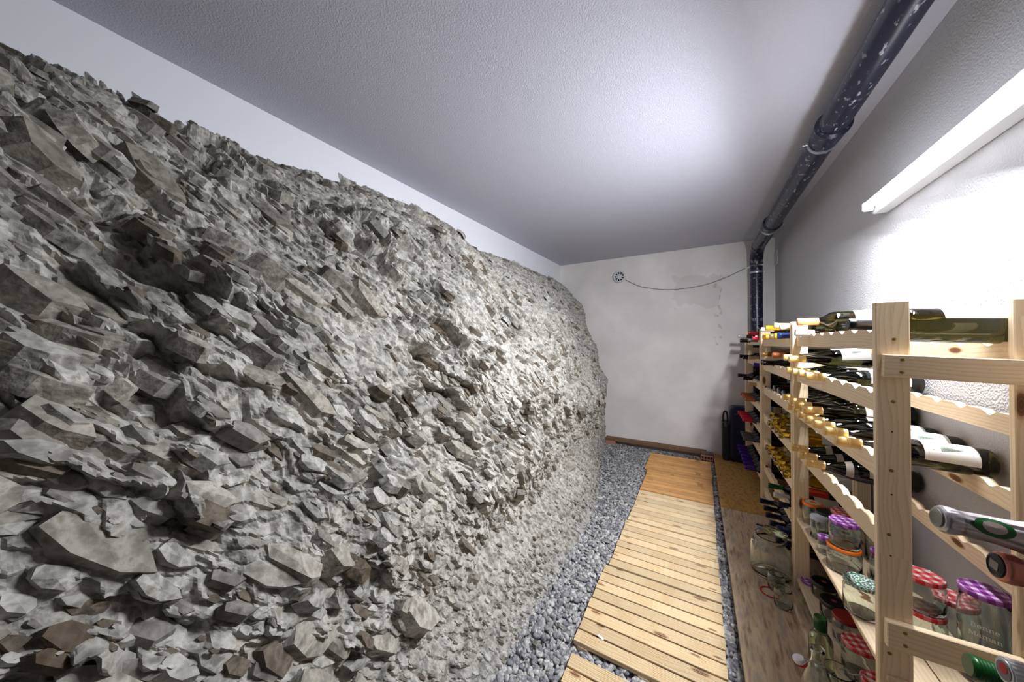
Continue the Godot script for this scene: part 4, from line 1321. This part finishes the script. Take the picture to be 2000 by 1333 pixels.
func back_wall_things() -> void:
	var z := -WALL_B
	# round fan
	var t := thing("wall_fan", "small round white ventilator with dark slots on the back wall", "ventilator", Vector3(-0.914, 0.91, z))
	var plastic := mat(Color(0.82, 0.82, 0.83), 0.45)
	part("rim", lathe(pv([0.062, 0.0, 0.080, 0.0, 0.083, 0.012, 0.080, 0.030, 0.072, 0.036, 0.062, 0.034, 0.060, 0.028, 0.060, 0.0]), 32), plastic, t, Vector3.ZERO, Vector3(90, 0, 0))
	part("slot_back", lathe(pv([0, 0.0, 0.062, 0.0, 0.062, 0.004, 0, 0.004]), 28), M.dark, t, Vector3.ZERO, Vector3(90, 0, 0))
	part("hub", lathe(pv([0.030, 0.004, 0.033, 0.006, 0.033, 0.030, 0.028, 0.036, 0, 0.037]), 24), plastic, t, Vector3.ZERO, Vector3(90, 0, 0))
	for i in 9:
		var a := TAU * i / 9.0
		part("blade", box_mesh(Vector3(0.034, 0.013, 0.003), 0.001), plastic, t, Vector3(cos(a) * 0.047, sin(a) * 0.047, 0.024), Vector3(0, 0, rad_to_deg(a) + 12.0))
	# its cable
	var keys := PackedVector3Array([Vector3(-0.835, 0.86, z + 0.012), Vector3(-0.72, 0.79, z + 0.008), Vector3(-0.589, 0.735, z + 0.008), Vector3(-0.29, 0.682, z + 0.008), Vector3(0.04, 0.702, z + 0.008), Vector3(0.295, 0.779, z + 0.008), Vector3(0.47, 0.862, z + 0.010)])
	var cv := Curve3D.new()
	for i in keys.size():
		var tang := (keys[mini(i + 1, keys.size() - 1)] - keys[maxi(i - 1, 0)]) / 6.0
		cv.add_point(keys[i], -tang, tang)
	cv.bake_interval = 0.03
	var c := part(numbered("fan_cable"), tube_mesh(cv.get_baked_points(), 0.0042, 8), mat(Color(0.55, 0.53, 0.52), 0.6), self)
	tag(c, "thin pale cable sagging along the back wall from the ventilator to the pipe", "cable")
	# cover plate on the right wall
	var p := thing("cover_plate", "small pale cover plate on the right wall beside the pipe bend", "cover plate", Vector3(WALL_R, 0.92, -4.36))
	part("plate", box_mesh(Vector3(0.008, 0.15, 0.13), 0.003), mat(Color(0.80, 0.79, 0.80), 0.6), p, Vector3(-0.004, 0, 0))
	# timber along the foot of the wall, on bricks
	var b := part(numbered("timber_plank"), box_mesh(Vector3(1.17, 0.036, 0.095), 0.003), M.oldwood, self, Vector3(-0.505, -1.283, z + 0.055))
	tag(b, "old brown timber plank lying along the foot of the back wall", "plank")
	var clay := mat(Color(0.76, 0.53, 0.43), 0.9)
	clay.albedo_texture = noise_tex(0.05, 4, [[0.3, Color(0.8, 0.78, 0.76)], [0.7, Color(1, 1, 1)]], 81)
	clay.uv1_triplanar = true; clay.uv1_scale = Vector3.ONE * 4.0
	var br := part(numbered("brick"), box_mesh(Vector3(0.13, 0.076, 0.10), 0.004), clay, self, Vector3(-1.02, -1.339, z + 0.06))
	tag(br, "solid red brick under the left end of the timber plank beside the rock", "brick")
	hollow_brick(clay)
	var r := RandomNumberGenerator.new(); r.seed = 91
	var names := ["leftmost", "second from the left", "third from the left", "rightmost"]
	var xs := [-0.247, -0.154, -0.073, -0.005]
	for i in 4:
		var st := part(numbered("loose_stone"), rock_slab_mesh(400 + i), rock_material(Color(0.62, 0.58, 0.54)), self)
		st.transform = Transform3D(Basis.from_euler(Vector3(0, r.randf() * 3.0, 0)) * Basis(Vector3(0.085, 0, 0), Vector3(0, 0, -0.12), Vector3(0, 0.09, 0)), Vector3(xs[i], -1.345, -4.315))
		tag(st, "rough stone in front of the timber plank, %s of four" % names[i], "stone")
	# navy case and the slim one beside it
	var s := thing("hard_case", "glossy navy hard case with rounded corners standing against the back wall", "case", Vector3(0.392, -1.30, z + 0.135))
	part("shell", rounded_slab(0.18, 0.60, 0.05, 0.17, 0.016), M.navy_plastic, s, Vector3(0, 0.306, 0))
	part("front_rib", rounded_slab(0.14, 0.545, 0.04, 0.012, 0.004), M.navy_plastic, s, Vector3(0, 0.306, 0.089))
	part("catch", box_mesh(Vector3(0.05, 0.012, 0.010), 0.003), mat(Color(0.20, 0.23, 0.32), 0.3), s, Vector3(-0.03, 0.53, 0.097), Vector3(0, 0, 8))
	for x in [-0.06, 0.06]:
		part("foot", box_mesh(Vector3(0.03, 0.012, 0.14), 0.002), M.dark, s, Vector3(x, 0.006, 0))
	var s2 := thing("slim_case", "slim grey-blue case with a loop handle leaning left of the navy case", "case", Vector3(0.262, -1.30, z + 0.12))
	part("shell", rounded_slab(0.058, 0.42, 0.012, 0.17, 0.006), mat(Color(0.09, 0.11, 0.17), 0.5), s2, Vector3(0, 0.212, 0))
	var hp := PackedVector3Array()
	for i in 13:
		var a := PI * i / 12.0
		hp.append(Vector3(0.022 * cos(a), 0.42 + 0.125 * pow(sin(a), 0.7), 0.03 + 0.02 * sin(a)))
	part("handle", tube_mesh(hp, 0.009, 8), mat(Color(0.10, 0.11, 0.14), 0.5), s2)
	part("catch", box_mesh(Vector3(0.024, 0.05, 0.012), 0.004), mat(Color(0.35, 0.36, 0.40), 0.4, 0.4), s2, Vector3(0, 0.40, 0.088))

func rounded_slab(w: float, h: float, r: float, d: float, bevel: float) -> ArrayMesh:
	var poly := PackedVector2Array()
	for k in [[1, 1, 0.0], [-1, 1, PI / 2], [-1, -1, PI], [1, -1, PI * 1.5]]:
		for i in 7:
			var a: float = k[2] + PI / 2 * i / 6.0
			poly.append(Vector2(k[0] * (w / 2 - r), k[1] * (h / 2 - r)) + Vector2(cos(a), sin(a)) * r)
	var st := SurfaceTool.new()
	st.begin(Mesh.PRIMITIVE_TRIANGLES)
	return slab_mesh(poly, d, bevel)

func hollow_brick(clay: Material) -> void:
	var root := thing("hollow_brick", "perforated clay brick at the right end of the timber plank", "brick", Vector3(0.085, -1.375, -4.335))
	var w := 0.125; var h := 0.085; var d := 0.11
	for i in 3:                                                 # walls and webs between the holes
		part("web", box_mesh(Vector3(w, 0.011, d), 0.001), clay, root, Vector3(0, 0.006 + i * (h - 0.012) / 2.0, 0))
	for i in 5:
		part("web", box_mesh(Vector3(0.009, h, d), 0.001), clay, root, Vector3(-w / 2 + 0.005 + i * (w - 0.010) / 4.0, h / 2, 0))
	part("brick_back", box_mesh(Vector3(w, h, 0.012), 0.001), clay, root, Vector3(0, h / 2, -d / 2 + 0.006))
	part("mortar", box_mesh(Vector3(w, 0.022, 0.075), 0.006), mat(Color(0.42, 0.38, 0.35), 0.95), root, Vector3(0, h + 0.011, -0.03))
